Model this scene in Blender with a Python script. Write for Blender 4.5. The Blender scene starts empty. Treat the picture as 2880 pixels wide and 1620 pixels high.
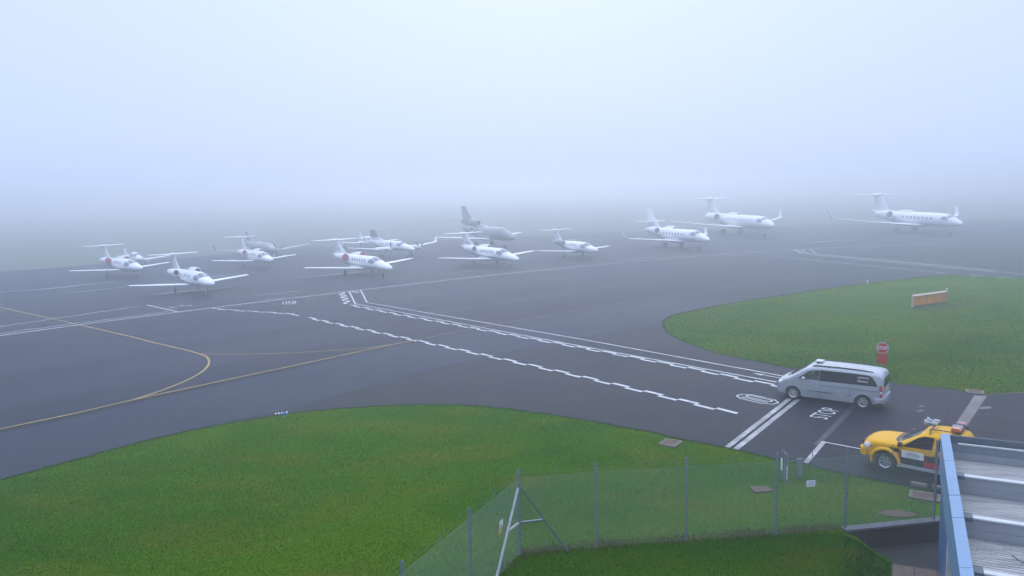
import bpy, bmesh, math, random
import numpy as np
from mathutils import Vector, Matrix
from mathutils.geometry import tessellate_polygon

random.seed(7); rng = np.random.default_rng(7)
R = math.radians
scene = bpy.context.scene

# ------------------------------------------------------------------ camera
CAM_H = 10.98
cam = bpy.data.cameras.new('camera'); cam_o = bpy.data.objects.new('camera', cam)
scene.collection.objects.link(cam_o)
cam.sensor_width = 36.0; cam.lens = 36.0*2200/2880; cam.clip_start = 0.1; cam.clip_end = 9000
cam_o.matrix_world = Matrix.Translation((0, 0, CAM_H)) @ Matrix.Rotation(R(90-7.336), 4, 'X') @ Matrix.Rotation(R(-1.2107), 4, 'Z')
scene.camera = cam_o

# ------------------------------------------------------------------ sky, sun, exposure
SUN_EL, SUN_AZ = 36.0, 2.0           # a veiled sun high ahead, slightly to the right
world = bpy.data.worlds.new('World'); scene.world = world; world.use_nodes = True
wn, wl = world.node_tree.nodes, world.node_tree.links; wn.clear()
wo = wn.new('ShaderNodeOutputWorld'); bg = wn.new('ShaderNodeBackground'); bg.inputs['Strength'].default_value = 0.1
sky = wn.new('ShaderNodeTexSky'); sky.sky_type = 'NISHITA'; sky.sun_disc = False
sky.sun_elevation = R(SUN_EL); sky.sun_rotation = R(SUN_AZ); sky.air_density = 1.0; sky.dust_density = 6.0; sky.ozone_density = 1.0
tc = wn.new('ShaderNodeTexCoord'); sx = wn.new('ShaderNodeSeparateXYZ'); wl.new(tc.outputs['Generated'], sx.inputs[0])
ramp = wn.new('ShaderNodeValToRGB')   # overcast cloud: paler towards the zenith all round
ramp.color_ramp.elements[0].position = 0.0; ramp.color_ramp.elements[0].color = (0.62, 0.77, 1.12, 1)
ramp.color_ramp.elements[1].position = 1.0; ramp.color_ramp.elements[1].color = (1.75, 2.10, 2.85, 1)
e = ramp.color_ramp.elements.new(0.22); e.color = (0.665, 0.82, 1.18, 1)
e = ramp.color_ramp.elements.new(0.5); e.color = (1.14, 1.38, 1.92, 1)
wl.new(sx.outputs['Z'], ramp.inputs[0])
sc10 = wn.new('ShaderNodeVectorMath'); sc10.operation = 'SCALE'; sc10.inputs['Scale'].default_value = 10.0
wl.new(ramp.outputs[0], sc10.inputs[0])
wmix = wn.new('ShaderNodeMix'); wmix.data_type = 'RGBA'; wmix.inputs['Factor'].default_value = 0.93
wl.new(sky.outputs[0], wmix.inputs['A']); wl.new(sc10.outputs[0], wmix.inputs['B'])
wl.new(wmix.outputs['Result'], bg.inputs['Color']); wl.new(bg.outputs[0], wo.inputs[0])
sun = bpy.data.lights.new('sun', 'SUN'); sun.energy = 0.6; sun.angle = R(60); sun.color = (1.0, 0.97, 0.93)
sun_o = bpy.data.objects.new('sun', sun); scene.collection.objects.link(sun_o)
sd = Vector((math.sin(R(SUN_AZ))*math.cos(R(SUN_EL)), math.cos(R(SUN_AZ))*math.cos(R(SUN_EL)), math.sin(R(SUN_EL))))
sun_o.rotation_euler = sd.to_track_quat('Z', 'Y').to_euler(); sun_o.location = sd*60
scene.view_settings.view_transform = 'Standard'; scene.view_settings.look = 'None'
scene.view_settings.exposure = 0.0; scene.view_settings.gamma = 1.0; scene.view_settings.use_curve_mapping = False
scene.cycles.volume_bounces = 8; scene.cycles.max_bounces = 10; scene.cycles.diffuse_bounces = 2
scene.cycles.glossy_bounces = 2; scene.cycles.transmission_bounces = 4; scene.cycles.transparent_max_bounces = 12
scene.cycles.use_denoising = True
HAZE_DENSITY = 0.0055

# ------------------------------------------------------------------ materials
MAT = {}
def new_mat(name):
    m = bpy.data.materials.new(name); m.use_nodes = True; MAT[name] = m
    return m, m.node_tree.nodes, m.node_tree.links, m.node_tree.nodes['Principled BSDF']
def simple(name, col, rough=0.5, metal=0.0, var=0.08, scale=6.0, bump=0.0, spec=0.5, coat=0.0):
    m, n, l, b = new_mat(name)
    tcn = n.new('ShaderNodeTexCoord'); no = n.new('ShaderNodeTexNoise'); no.inputs['Scale'].default_value = scale; no.inputs['Detail'].default_value = 4
    l.new(tcn.outputs['Object'], no.inputs['Vector'])
    r = n.new('ShaderNodeValToRGB'); c = col
    r.color_ramp.elements[0].position = 0.3; r.color_ramp.elements[1].position = 0.7
    r.color_ramp.elements[0].color = (c[0]*(1-var), c[1]*(1-var), c[2]*(1-var), 1)
    r.color_ramp.elements[1].color = (min(1, c[0]*(1+var)), min(1, c[1]*(1+var)), min(1, c[2]*(1+var)), 1)
    l.new(no.outputs['Fac'], r.inputs[0]); l.new(r.outputs[0], b.inputs['Base Color'])
    b.inputs['Roughness'].default_value = rough; b.inputs['Metallic'].default_value = metal
    b.inputs['Specular IOR Level'].default_value = spec; b.inputs['Coat Weight'].default_value = coat
    if bump:
        bp = n.new('ShaderNodeBump'); bp.inputs['Strength'].default_value = bump; bp.inputs['Distance'].default_value = 0.02
        l.new(no.outputs['Fac'], bp.inputs['Height']); l.new(bp.outputs[0], b.inputs['Normal'])
    return m
def mathn(n, l, op, a, b=None):
    q = n.new('ShaderNodeMath'); q.operation = op
    for i, v in enumerate((a, b)):
        if v is None: continue
        if isinstance(v, (int, float)): q.inputs[i].default_value = v
        else: l.new(v, q.inputs[i])
    return q.outputs[0]
def ramp2(n, l, fac, p0, c0, p1, c1, extra=()):
    r = n.new('ShaderNodeValToRGB'); e0, e1 = r.color_ramp.elements
    e0.position, e0.color = p0, (*c0, 1); e1.position, e1.color = p1, (*c1, 1)
    for p, c in extra:
        x = r.color_ramp.elements.new(p); x.color = (*c, 1)
    l.new(fac, r.inputs[0]); return r.outputs[0]
def noise(n, l, vec, scale, detail=4, rough=0.55, dist=0.0):
    q = n.new('ShaderNodeTexNoise'); q.inputs['Scale'].default_value = scale; q.inputs['Detail'].default_value = detail
    q.inputs['Roughness'].default_value = rough; q.inputs['Distortion'].default_value = dist
    l.new(vec, q.inputs['Vector']); return q.outputs['Fac']
def mixc(n, l, fac, a, b, mode='MIX'):
    q = n.new('ShaderNodeMix'); q.data_type = 'RGBA'; q.blend_type = mode
    for key, v in (('Factor', fac), ('A', a), ('B', b)):
        if isinstance(v, (int, float)): q.inputs[key].default_value = v
        elif isinstance(v, tuple): q.inputs[key].default_value = (*v, 1)
        else: l.new(v, q.inputs[key])
    return q.outputs['Result']

def asphalt_mat(name, dark, light, streak=0.5, angle=49.0, rough=(0.45, 0.8), fleck=0.0):
    m, n, l, b = new_mat(name)
    g = n.new('ShaderNodeNewGeometry'); pos = g.outputs['Position']
    mp = n.new('ShaderNodeMapping'); mp.inputs['Rotation'].default_value = (0, 0, R(-angle)); mp.inputs['Scale'].default_value = (0.035, 0.42, 1)
    l.new(pos, mp.inputs['Vector'])
    big = noise(n, l, pos, 0.055, 5, 0.6); st = noise(n, l, mp.outputs[0], 1.0, 6, 0.62); fine = noise(n, l, pos, 22.0, 3, 0.7); med = noise(n, l, pos, 0.7, 5, 0.65)
    f = mathn(n, l, 'ADD', mathn(n, l, 'MULTIPLY', big, 0.5*(1-streak)+.2), mathn(n, l, 'MULTIPLY', st, 0.8*streak))
    f = mathn(n, l, 'ADD', f, mathn(n, l, 'MULTIPLY', med, 0.22))
    col = ramp2(n, l, f, 0.40, dark, 0.61, light)
    col = mixc(n, l, 0.6, col, ramp2(n, l, fine, 0.3, (0.4, 0.4, 0.4), 0.72, (0.62, 0.62, 0.62)), 'OVERLAY')
    if fleck:   # pale scuffs and scraped marks
        mp2 = n.new('ShaderNodeMapping'); mp2.inputs['Rotation'].default_value = (0, 0, R(32)); mp2.inputs['Scale'].default_value = (0.8, 5.0, 1); l.new(pos, mp2.inputs['Vector'])
        sc = noise(n, l, mp2.outputs[0], 1.3, 7, 0.72)
        col = mixc(n, l, mathn(n, l, 'MULTIPLY', ramp2(n, l, sc, 0.58, (0, 0, 0), 0.74, (1, 1, 1)), fleck), col, (0.16, 0.155, 0.165))
    l.new(col, b.inputs['Base Color']); b.inputs['Specular IOR Level'].default_value = 0.12
    rr = n.new('ShaderNodeMapRange'); rr.inputs['From Min'].default_value = 0.35; rr.inputs['From Max'].default_value = 0.65
    rr.inputs['To Min'].default_value = rough[0]; rr.inputs['To Max'].default_value = rough[1]; l.new(f, rr.inputs['Value']); l.new(rr.outputs[0], b.inputs['Roughness'])
    bp = n.new('ShaderNodeBump'); bp.inputs['Strength'].default_value = 0.35; bp.inputs['Distance'].default_value = 0.006
    l.new(fine, bp.inputs['Height']); l.new(bp.outputs[0], b.inputs['Normal'])
    return m
ASPH = (0.042, 0.043, 0.055)
asphalt_mat('asphalt', (0.003, 0.004, 0.013), (0.021, 0.022, 0.042), 0.5, rough=(0.5, 0.7), fleck=0.25)
asphalt_mat('asphalt_taxiway', (0.016, 0.019, 0.038), (0.025, 0.029, 0.052), 0.35, rough=(0.5, 0.7), fleck=0.08)
asphalt_mat('asphalt_lane', (0.011, 0.013, 0.028), (0.027, 0.029, 0.050), 0.4, rough=(0.5, 0.7), fleck=0.15)
asphalt_mat('asphalt_patch', (0.008, 0.008, 0.014), (0.018, 0.017, 0.026), 0.3, rough=(0.5, 0.7), fleck=0.2)
asphalt_mat('asphalt_road', (0.006, 0.006, 0.014), (0.020, 0.019, 0.034), 0.25, angle=131, rough=(0.5, 0.7), fleck=0.42)
asphalt_mat('concrete_strip', (0.14, 0.125, 0.12), (0.25, 0.225, 0.215), 0.2, fleck=0.3, rough=(0.7, 0.9))
simple('wet_asphalt', (0.012, 0.013, 0.022), 0.10, var=0.3, scale=0.6, spec=0.5)
def paint_mat(name, col, wear):
    m, n, l, b = new_mat(name)
    g = n.new('ShaderNodeNewGeometry'); f1 = noise(n, l, g.outputs['Position'], 28.0, 4, 0.7); f2 = noise(n, l, g.outputs['Position'], 1.1, 3, 0.6)
    f = mathn(n, l, 'ADD', mathn(n, l, 'MULTIPLY', f1, 0.6), mathn(n, l, 'MULTIPLY', f2, 0.4))
    w = ramp2(n, l, f, 0.5-wear, (0, 0, 0), 0.62-wear, (1, 1, 1))
    c2 = mixc(n, l, f2, tuple(x*0.85 for x in col), col)
    l.new(mixc(n, l, w, tuple(0.35*x+0.65*y for x, y in zip(col, (0.016, 0.016, 0.026))), c2), b.inputs['Base Color']); b.inputs['Roughness'].default_value = 0.6
    return m
paint_mat('paint_white', (0.55, 0.55, 0.54), 0.12); paint_mat('paint_white_worn', (0.50, 0.49, 0.48), 0.035); paint_mat('paint_faded', (0.30, 0.30, 0.31), 0.05)
simple('seal_dark', (0.010, 0.010, 0.016), 0.5, var=0.3); paint_mat('paint_yellow_faded', (0.34, 0.26, 0.13), 0.06); paint_mat('paint_yellow', (0.42, 0.255, 0.045), 0.10); paint_mat('paint_ghost', (0.021, 0.021, 0.028), -0.05)

def grass_mat(name, a, b_, c, tint=False):
    m, n, l, b = new_mat(name)
    g = n.new('ShaderNodeNewGeometry'); pos = g.outputs['Position']
    mp = n.new('ShaderNodeMapping'); mp.inputs['Rotation'].default_value = (0, 0, R(20)); mp.inputs['Scale'].default_value = (0.5, 1.0, 1); l.new(pos, mp.inputs['Vector'])
    n1 = noise(n, l, mp.outputs[0], 0.16, 4, 0.6, 0.6); n2 = noise(n, l, mp.outputs[0], 0.45, 5, 0.65, 0.4); n3 = noise(n, l, pos, 9.0, 5, 0.75); n4 = noise(n, l, pos, 45.0, 3, 0.7)
    col = ramp2(n, l, n1, 0.35, a, 0.62, b_)
    col = mixc(n, l, ramp2(n, l, n2, 0.50, (0, 0, 0), 0.70, (0.85, 0.85, 0.85)), col, c)
    col = mixc(n, l, 0.75, col, ramp2(n, l, n3, 0.28, (0.28, 0.28, 0.28), 0.72, (0.74, 0.74, 0.70)), 'OVERLAY')
    if tint:
        at = n.new('ShaderNodeAttribute'); at.attribute_name = 'tint'
        col = mixc(n, l, 0.8, col, at.outputs['Color'], 'OVERLAY')
    else:
        col = mixc(n, l, 0.6, col, ramp2(n, l, n4, 0.3, (0.3, 0.3, 0.3), 0.7, (0.72, 0.72, 0.72)), 'OVERLAY')
    l.new(col, b.inputs['Base Color']); b.inputs['Roughness'].default_value = 0.8; b.inputs['Specular IOR Level'].default_value = 0.02
    if not tint:
        hh = mathn(n, l, 'ADD', mathn(n, l, 'MULTIPLY', n3, 0.6), mathn(n, l, 'MULTIPLY', n4, 0.4))
        bp = n.new('ShaderNodeBump'); bp.inputs['Strength'].default_value = 0.9; bp.inputs['Distance'].default_value = 0.07
        l.new(hh, bp.inputs['Height']); l.new(bp.outputs[0], b.inputs['Normal'])
    return m
GA, GB, GC = (0.035, 0.112, 0.003), (0.076, 0.162, 0.004), (0.118, 0.140, 0.010)
grass_mat('grass', GA, GB, GC); grass_mat('grass_blades', GA, GB, GC, True)
EA, EB, EC = (0.055, 0.125, 0.008), (0.085, 0.150, 0.012), (0.13, 0.14, 0.03)
grass_mat('edge_blades', EA, EB, EC, True)
GA2, GB2, GC2 = (0.020, 0.086, 0.002), (0.046, 0.120, 0.003), (0.085, 0.105, 0.006)
grass_mat('lawn', GA2, GB2, GC2); grass_mat('lawn_blades', GA2, GB2, GC2, True)
grass_mat('field', (0.125, 0.14, 0.115), (0.15, 0.165, 0.13), (0.17, 0.17, 0.14)); grass_mat('dead_grass', (0.10, 0.075, 0.045), (0.075, 0.07, 0.03), (0.14, 0.10, 0.07)); grass_mat('dead_blades', (0.22, 0.145, 0.07), (0.12, 0.11, 0.035), (0.26, 0.17, 0.10), True)  # field: far grass greyed and paled in its colour to stand in for thicker fog
simple('soil', (0.115, 0.068, 0.045), 0.9, var=0.3, scale=9, bump=0.5)
simple('aircraft_white', (0.80, 0.80, 0.80), 0.28, var=0.02, coat=0.4)
simple('aircraft_taupe', (0.145, 0.145, 0.16), 0.3, var=0.03, coat=0.3)
simple('aircraft_grey', (0.27, 0.26, 0.28), 0.3, var=0.03, coat=0.3)
simple('aircraft_navy', (0.035, 0.04, 0.08), 0.3, var=0.05); simple('stripe_grey', (0.16, 0.165, 0.20), 0.35, var=0.05); simple('stripe_gold', (0.30, 0.22, 0.11), 0.35, var=0.05)
simple('glass_dark', (0.008, 0.009, 0.014), 0.1, var=0.1, spec=0.2); simple('aircraft_glass', (0.13, 0.15, 0.19), 0.12, var=0.06, spec=0.5); simple('rubber', (0.018, 0.018, 0.02), 0.75, var=0.2)
simple('lip_metal', (0.80, 0.80, 0.81), 0.3, 0.2, var=0.03); simple('step_metal', (0.22, 0.23, 0.24), 0.45, 0.4); simple('bare_metal', (0.62, 0.62, 0.63), 0.28, 0.9, var=0.04); simple('dark_metal', (0.05, 0.05, 0.055), 0.45, 0.5, var=0.1)
simple('intake_dark', (0.02, 0.02, 0.023), 0.5, var=0.15); simple('cover_red', (0.26, 0.012, 0.025), 0.7, var=0.12)
simple('galvanised', (0.18, 0.215, 0.26), 0.5, 0.3, var=0.18, scale=14); simple('galvanised_pale', (0.40, 0.41, 0.43), 0.5, 0.3, var=0.15, scale=20); simple('wire', (0.19, 0.245, 0.22), 0.6, 0.0, var=0.15)
simple('silver_paint', (0.37, 0.38, 0.41), 0.35, 0.3, var=0.03, coat=0.25); simple('silver_roof', (0.40, 0.41, 0.43), 0.32, 0.3, var=0.03, coat=0.6)
simple('black_trim', (0.018, 0.018, 0.02), 0.5, var=0.15); simple('seam', (0.02, 0.02, 0.022), 0.8, var=0.1); simple('chrome', (0.75, 0.76, 0.78), 0.12, 1.0, var=0.02)
simple('alloy', (0.55, 0.56, 0.58), 0.3, 0.7, var=0.05); simple('lamp_red', (0.42, 0.012, 0.018), 0.15, var=0.1, coat=0.8); simple('lamp_clear', (0.72, 0.74, 0.76), 0.1, var=0.08, coat=0.9)
simple('lamp_orange', (0.62, 0.14, 0.04), 0.2, var=0.12, coat=0.6); simple('yellow_paint', (0.68, 0.345, 0.001), 0.45, var=0.04, spec=0.12, coat=0.08)
simple('decal_red', (0.42, 0.015, 0.03), 0.4, var=0.05); simple('decal_black', (0.012, 0.012, 0.014), 0.4, var=0.1); simple('decal_white', (0.74, 0.74, 0.74), 0.5, var=0.03); simple('decal_grey', (0.36, 0.36, 0.38), 0.5, var=0.05)
simple('sign_red', (0.42, 0.0, 0.008), 0.6, var=0.05, spec=0.05); simple('sign_text_pink', (0.42, 0.12, 0.15), 0.5, var=0.05); simple('sign_grey', (0.17, 0.19, 0.205), 0.5, var=0.08); simple('sign_white', (0.66, 0.68, 0.70), 0.5, var=0.06, scale=20); simple('sign_yellow', (0.70, 0.42, 0.02), 0.45, var=0.05)
simple('fascia_blue', (0.125, 0.225, 0.355), 0.45, var=0.06, scale=2.5); simple('wall_blue', (0.05, 0.11, 0.23), 0.5, var=0.10, scale=2.0)
simple('flashing_white', (0.48, 0.48, 0.48), 0.45, var=0.12, scale=5); simple('panel_grey', (0.24, 0.25, 0.28), 0.5, var=0.07, scale=2); simple('panel_bluegrey', (0.14, 0.17, 0.205), 0.5, var=0.08, scale=2); simple('parapet_grey', (0.075, 0.09, 0.115), 0.55, var=0.12, scale=2)
simple('board_orange', (0.70, 0.25, 0.002), 0.6, var=0.12, spec=0.05, scale=3); simple('board_cream', (0.44, 0.33, 0.25), 0.55, var=0.08, scale=3); simple('hi_vis', (0.55, 0.95, 0.02), 0.6, var=0.1); simple('trousers', (0.03, 0.035, 0.05), 0.8); simple('skin', (0.45, 0.27, 0.2), 0.6); simple('hair', (0.05, 0.035, 0.025), 0.7)
simple('light_blue', (0.02, 0.09, 0.62), 0.15, var=0.1, coat=0.8); simple('white_plastic', (0.78, 0.78, 0.76), 0.4, var=0.05); simple('seat_fabric', (0.05, 0.05, 0.055), 0.8); simple('horn_grey', (0.36, 0.37, 0.39), 0.5, var=0.06)
simple('brick', (0.055, 0.043, 0.042), 0.85, var=0.35, scale=7, bump=0.4); simple('mortar', (0.035, 0.033, 0.035), 0.9, var=0.2); simple('coping', (0.11, 0.11, 0.125), 0.8, var=0.2, scale=8, bump=0.3)
simple('paving', (0.135, 0.098, 0.078), 0.85, var=0.22, scale=3.5, bump=0.3); simple('cover_brown', (0.095, 0.05, 0.036), 0.8, var=0.25, scale=12, bump=0.4); simple('concrete', (0.15, 0.125, 0.10), 0.85, var=0.2, scale=9, bump=0.3)
def corrugated_mat():
    m, n, l, b = new_mat('roof_sheet')
    g = n.new('ShaderNodeNewGeometry'); mp = n.new('ShaderNodeMapping'); mp.inputs['Rotation'].default_value = (0, 0, R(26.6)); mp.inputs['Scale'].default_value = (0.5, 2.5, 1); l.new(g.outputs['Position'], mp.inputs['Vector'])
    f = noise(n, l, mp.outputs[0], 1.6, 6, 0.7); f2 = noise(n, l, g.outputs['Position'], 14, 3, 0.6)
    c = ramp2(n, l, f, 0.34, (0.17, 0.16, 0.155), 0.60, (0.32, 0.31, 0.305)); c = mixc(n, l, 0.35, c, ramp2(n, l, f2, 0.3, (0.35, 0.35, 0.35), 0.7, (0.65, 0.65, 0.65)), 'OVERLAY')
    l.new(c, b.inputs['Base Color']); b.inputs['Roughness'].default_value = 0.6
corrugated_mat()
def tinted_glass(name, tint, clear):
    m, n, l, b = new_mat(name); out = n['Material Output']
    t = n.new('ShaderNodeBsdfTransparent'); t.inputs['Color'].default_value = (*tint, 1); gl = n.new('ShaderNodeBsdfGlossy'); gl.inputs['Roughness'].default_value = 0.04
    fr = n.new('ShaderNodeFresnel'); fr.inputs['IOR'].default_value = 1.5; mx = n.new('ShaderNodeMixShader')
    l.new(mathn(n, l, 'ADD', fr.outputs[0], clear), mx.inputs[0]); l.new(t.outputs[0], mx.inputs[1]); l.new(gl.outputs[0], mx.inputs[2]); l.new(mx.outputs[0], out.inputs['Surface'])
tinted_glass('glass_clear', (0.78, 0.82, 0.84), 0.0)

# ------------------------------------------------------------------ mesh helpers
COL = scene.collection
def V3(p): return Vector((p[0], p[1], p[2] if len(p) > 2 else 0.0))
class MB:
    """collects shapes; build() links them as one mesh object"""
    def __init__(s): s.v = []; s.f = []
    def add(s, vs, fs):
        o = len(s.v); s.v += [tuple(p) for p in vs]; s.f += [tuple(i+o for i in f) for f in fs]; return s
    def box(s, c, size, rz=0.0, M=None):
        hx, hy, hz = size[0]/2, size[1]/2, size[2]/2
        vs = [Vector((x, y, z)) for z in (-hz, hz) for x, y in ((-hx, -hy), (hx, -hy), (hx, hy), (-hx, hy))]
        Q = M if M is not None else Matrix.Rotation(rz, 3, 'Z')
        return s.add([Q @ p + Vector(c) for p in vs], [(3, 2, 1, 0), (4, 5, 6, 7), (0, 1, 5, 4), (1, 2, 6, 5), (2, 3, 7, 6), (3, 0, 4, 7)])
    def tube(s, p0, p1, r0, r1=None, n=8, caps=True):
        p0, p1 = V3(p0), V3(p1); r1 = r0 if r1 is None else r1
        d = (p1-p0).normalized(); a = d.orthogonal().normalized(); b = d.cross(a)
        vs = [p0+(a*math.cos(t)+b*math.sin(t))*r0 for t in [2*math.pi*i/n for i in range(n)]] + [p1+(a*math.cos(t)+b*math.sin(t))*r1 for t in [2*math.pi*i/n for i in range(n)]]
        fs = [(i, (i+1) % n, n+(i+1) % n, n+i) for i in range(n)]
        if caps: fs += [tuple(range(n-1, -1, -1)), tuple(range(n, 2*n))]
        return s.add(vs, fs)
    def path(s, pts, r, n=6):
        for a, b in zip(pts[:-1], pts[1:]): s.tube(a, b, r, n=n)
        return s
    def loft(s, rings, caps=(True, True), closed=True):
        n = len(rings[0]); vs = [p for r in rings for p in r]; fs = []
        for k in range(len(rings)-1):
            for i in range(n if closed else n-1):
                j = (i+1) % n; fs.append((k*n+i, k*n+j, (k+1)*n+j, (k+1)*n+i))
        if caps[0]: fs.append(tuple(range(n-1, -1, -1)))
        if caps[1]: fs.append(tuple((len(rings)-1)*n+i for i in range(n)))
        return s.add(vs, fs)
    def lathe(s, prof, M, n=24, caps=(False, False)):
        """prof: (axial, radius) pairs; axis = local x, placed by 4x4 M"""
        return s.loft([[M @ Vector((x, r*math.cos(2*math.pi*i/n), r*math.sin(2*math.pi*i/n))) for i in range(n)] for x, r in prof], caps)
    def sheet(s, poly, z):
        tr = tessellate_polygon([[Vector((x, y, 0)) for x, y in poly]])
        fs = []
        for t in tr:
            a, b, c = [poly[i] for i in t]
            fs.append(t if (b[0]-a[0])*(c[1]-a[1])-(b[1]-a[1])*(c[0]-a[0]) > 0 else t[::-1])
        return s.add([(x, y, z) for x, y in poly], fs)
    def prism(s, poly, O, X, Y, N, h):
        """polygon in the plane (O, X, Y) pushed out by h along N"""
        O, X, Y, N = Vector(O), Vector(X), Vector(Y), Vector(N); n = len(poly)
        a = [O+X*p[0]+Y*p[1] for p in poly]; b = [p+N*h for p in a]
        return s.add(a+b, [tuple(range(n-1, -1, -1)), tuple(range(n, 2*n))]+[(i, (i+1) % n, n+(i+1) % n, n+i) for i in range(n)])
    def mesh(s, name, smooth=None):
        me = bpy.data.meshes.new(name); me.from_pydata(s.v, [], s.f)
        if smooth is not None:
            me.polygons.foreach_set('use_smooth', [True]*len(me.polygons)); me.set_sharp_from_angle(angle=R(smooth))
        return me
    def build(s, name, mat, parent=None, smooth=None, fix=False):
        me = s.mesh(name, smooth)
        if fix:
            bm = bmesh.new(); bm.from_mesh(me); bmesh.ops.remove_doubles(bm, verts=bm.verts, dist=1e-4); bmesh.ops.recalc_face_normals(bm, faces=bm.faces); bm.to_mesh(me); bm.free()
            if smooth is not None: me.set_sharp_from_angle(angle=R(smooth))
        return link(name, me, mat, parent)
def link(name, me, mat, parent=None):
    if mat is not None and not me.materials: me.materials.append(MAT[mat])
    o = bpy.data.objects.new(name, me); COL.objects.link(o)
    if parent is not None: o.parent = parent
    return o
def tag(o, label=None, cat=None, group=None, kind=None):
    if label: o['label'] = label
    if cat: o['category'] = cat
    if group: o['group'] = group
    if kind: o['kind'] = kind
    return o
def empty(name, loc, rz=0.0, **kw):
    o = bpy.data.objects.new(name, None); COL.objects.link(o); o.location = loc; o.rotation_euler = (0, 0, rz); o.empty_display_size = 0.3
    return tag(o, **kw)
def copy_tree(o, parent=None):
    c = o.copy(); COL.objects.link(c)
    if parent is not None: c.parent = parent
    for ch in list(o.children): copy_tree(ch, c)
    return c
def baked(o):
    """mesh of an object with its modifiers applied"""
    dg = bpy.context.evaluated_depsgraph_get(); dg.update()
    return bpy.data.meshes.new_from_object(o.evaluated_get(dg))
TXT = {}
def text_mesh(s, w, h, bold=0.0, spacing=1.0):
    """flat lettering centred on the origin, fitted into w x h; returns verts, faces"""
    key = (s, bold, spacing)
    if key not in TXT:
        cu = bpy.data.curves.new('t', 'FONT'); cu.body = s; cu.offset = bold; cu.space_character = spacing; cu.resolution_u = 3
        o = bpy.data.objects.new('t', cu); COL.objects.link(o); me = baked(o); bpy.data.objects.remove(o); bpy.data.curves.remove(cu)
        vs = np.array([v.co[:2] for v in me.vertices]); fs = [tuple(p.vertices) for p in me.polygons]; bpy.data.meshes.remove(me)
        lo, hi = vs.min(0), vs.max(0); TXT[key] = ((vs-(lo+hi)/2)/(hi-lo), fs)
    vs, fs = TXT[key]
    return [(x*w, y*h) for x, y in vs], fs
def put_text(name, s, w, h, O, X, Y, mat, parent=None, bold=0.02, spacing=1.05):
    vs, fs = text_mesh(s, w, h, bold, spacing); O, X, Y = Vector(O), Vector(X), Vector(Y)
    return MB().add([O+X*a+Y*b for a, b in vs], fs).build(name, mat, parent)
def pchip(keys):
    k = sorted(keys, key=lambda a: a[0]); xs = np.array([a[0] for a in k], float); ys = np.array([a[1:] for a in k], float)
    h = np.diff(xs)[:, None]; d = np.diff(ys, axis=0)/h; m = np.zeros_like(ys); m[0], m[-1] = d[0], d[-1]
    for i in range(1, len(xs)-1):
        w1, w2 = 2*h[i]+h[i-1], h[i]+2*h[i-1]
        with np.errstate(divide='ignore', invalid='ignore'):
            q = (w1+w2)/(w1/d[i-1]+w2/d[i])
        m[i] = np.where(d[i-1]*d[i] > 0, np.nan_to_num(q), 0)
    def f(x):
        x = min(max(x, xs[0]), xs[-1]); i = min(int(np.searchsorted(xs, x, 'right'))-1, len(xs)-2); hh = h[i][0]; t = (x-xs[i])/hh
        return (2*t**3-3*t**2+1)*ys[i]+(t**3-2*t**2+t)*hh*m[i]+(-2*t**3+3*t**2)*ys[i+1]+(t**3-t**2)*hh*m[i+1]
    return f
def densify(poly, n=4):
    out = []
    for a, b in zip(poly, poly[1:]+poly[:1]):
        out += [tuple(a[k]+(b[k]-a[k])*i/n for k in range(len(a))) for i in range(n)]
    return out
def oval(cx, cy, w, h, n=14, p=2.6):
    out = []
    for i in range(n):
        t = 2*math.pi*i/n; c, s = math.cos(t), math.sin(t)
        out.append((cx+w/2*math.copysign(abs(c)**(2/p), c), cy+h/2*math.copysign(abs(s)**(2/p), s)))
    return out
def patch(mb, surf, poly, off=0.012, rings=2, skirt=0.02):
    """thin piece that follows a curved surface: surf(u, v, off) -> point"""
    cu = sum(p[0] for p in poly)/len(poly); cv = sum(p[1] for p in poly)/len(poly); n = len(poly)
    vs = [surf(cu, cv, off)]; fs = []
    for k in range(1, rings+1):
        vs += [surf(cu+(p[0]-cu)*k/rings, cv+(p[1]-cv)*k/rings, off) for p in poly]
    vs += [surf(p[0], p[1], off-skirt) for p in poly]
    for i in range(n): fs.append((0, 1+i, 1+(i+1) % n))
    for k in range(rings):
        a, b = 1+k*n, 1+(k+1)*n
        for i in range(n): j = (i+1) % n; fs.append((a+i, b+i, b+j, a+j))
    return mb.add(vs, fs)
def ribbon(mb, surf, pts, off=0.01, sub=4):
    """strip on a curved surface from (u, v, width) stations"""
    st = []
    for a, b in zip(pts[:-1], pts[1:]): st += [tuple(a[k]+(b[k]-a[k])*i/sub for k in range(3)) for i in range(sub)]
    st.append(pts[-1]); vs = []; fs = []
    for u, v, w in st: vs += [surf(u, v-w/2, off), surf(u, v, off+0.002), surf(u, v+w/2, off)]
    for i in range(len(st)-1):
        for k in (0, 1): fs.append((3*i+k, 3*i+3+k, 3*i+4+k, 3*i+1+k))
    return mb.add(vs, fs)
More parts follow.
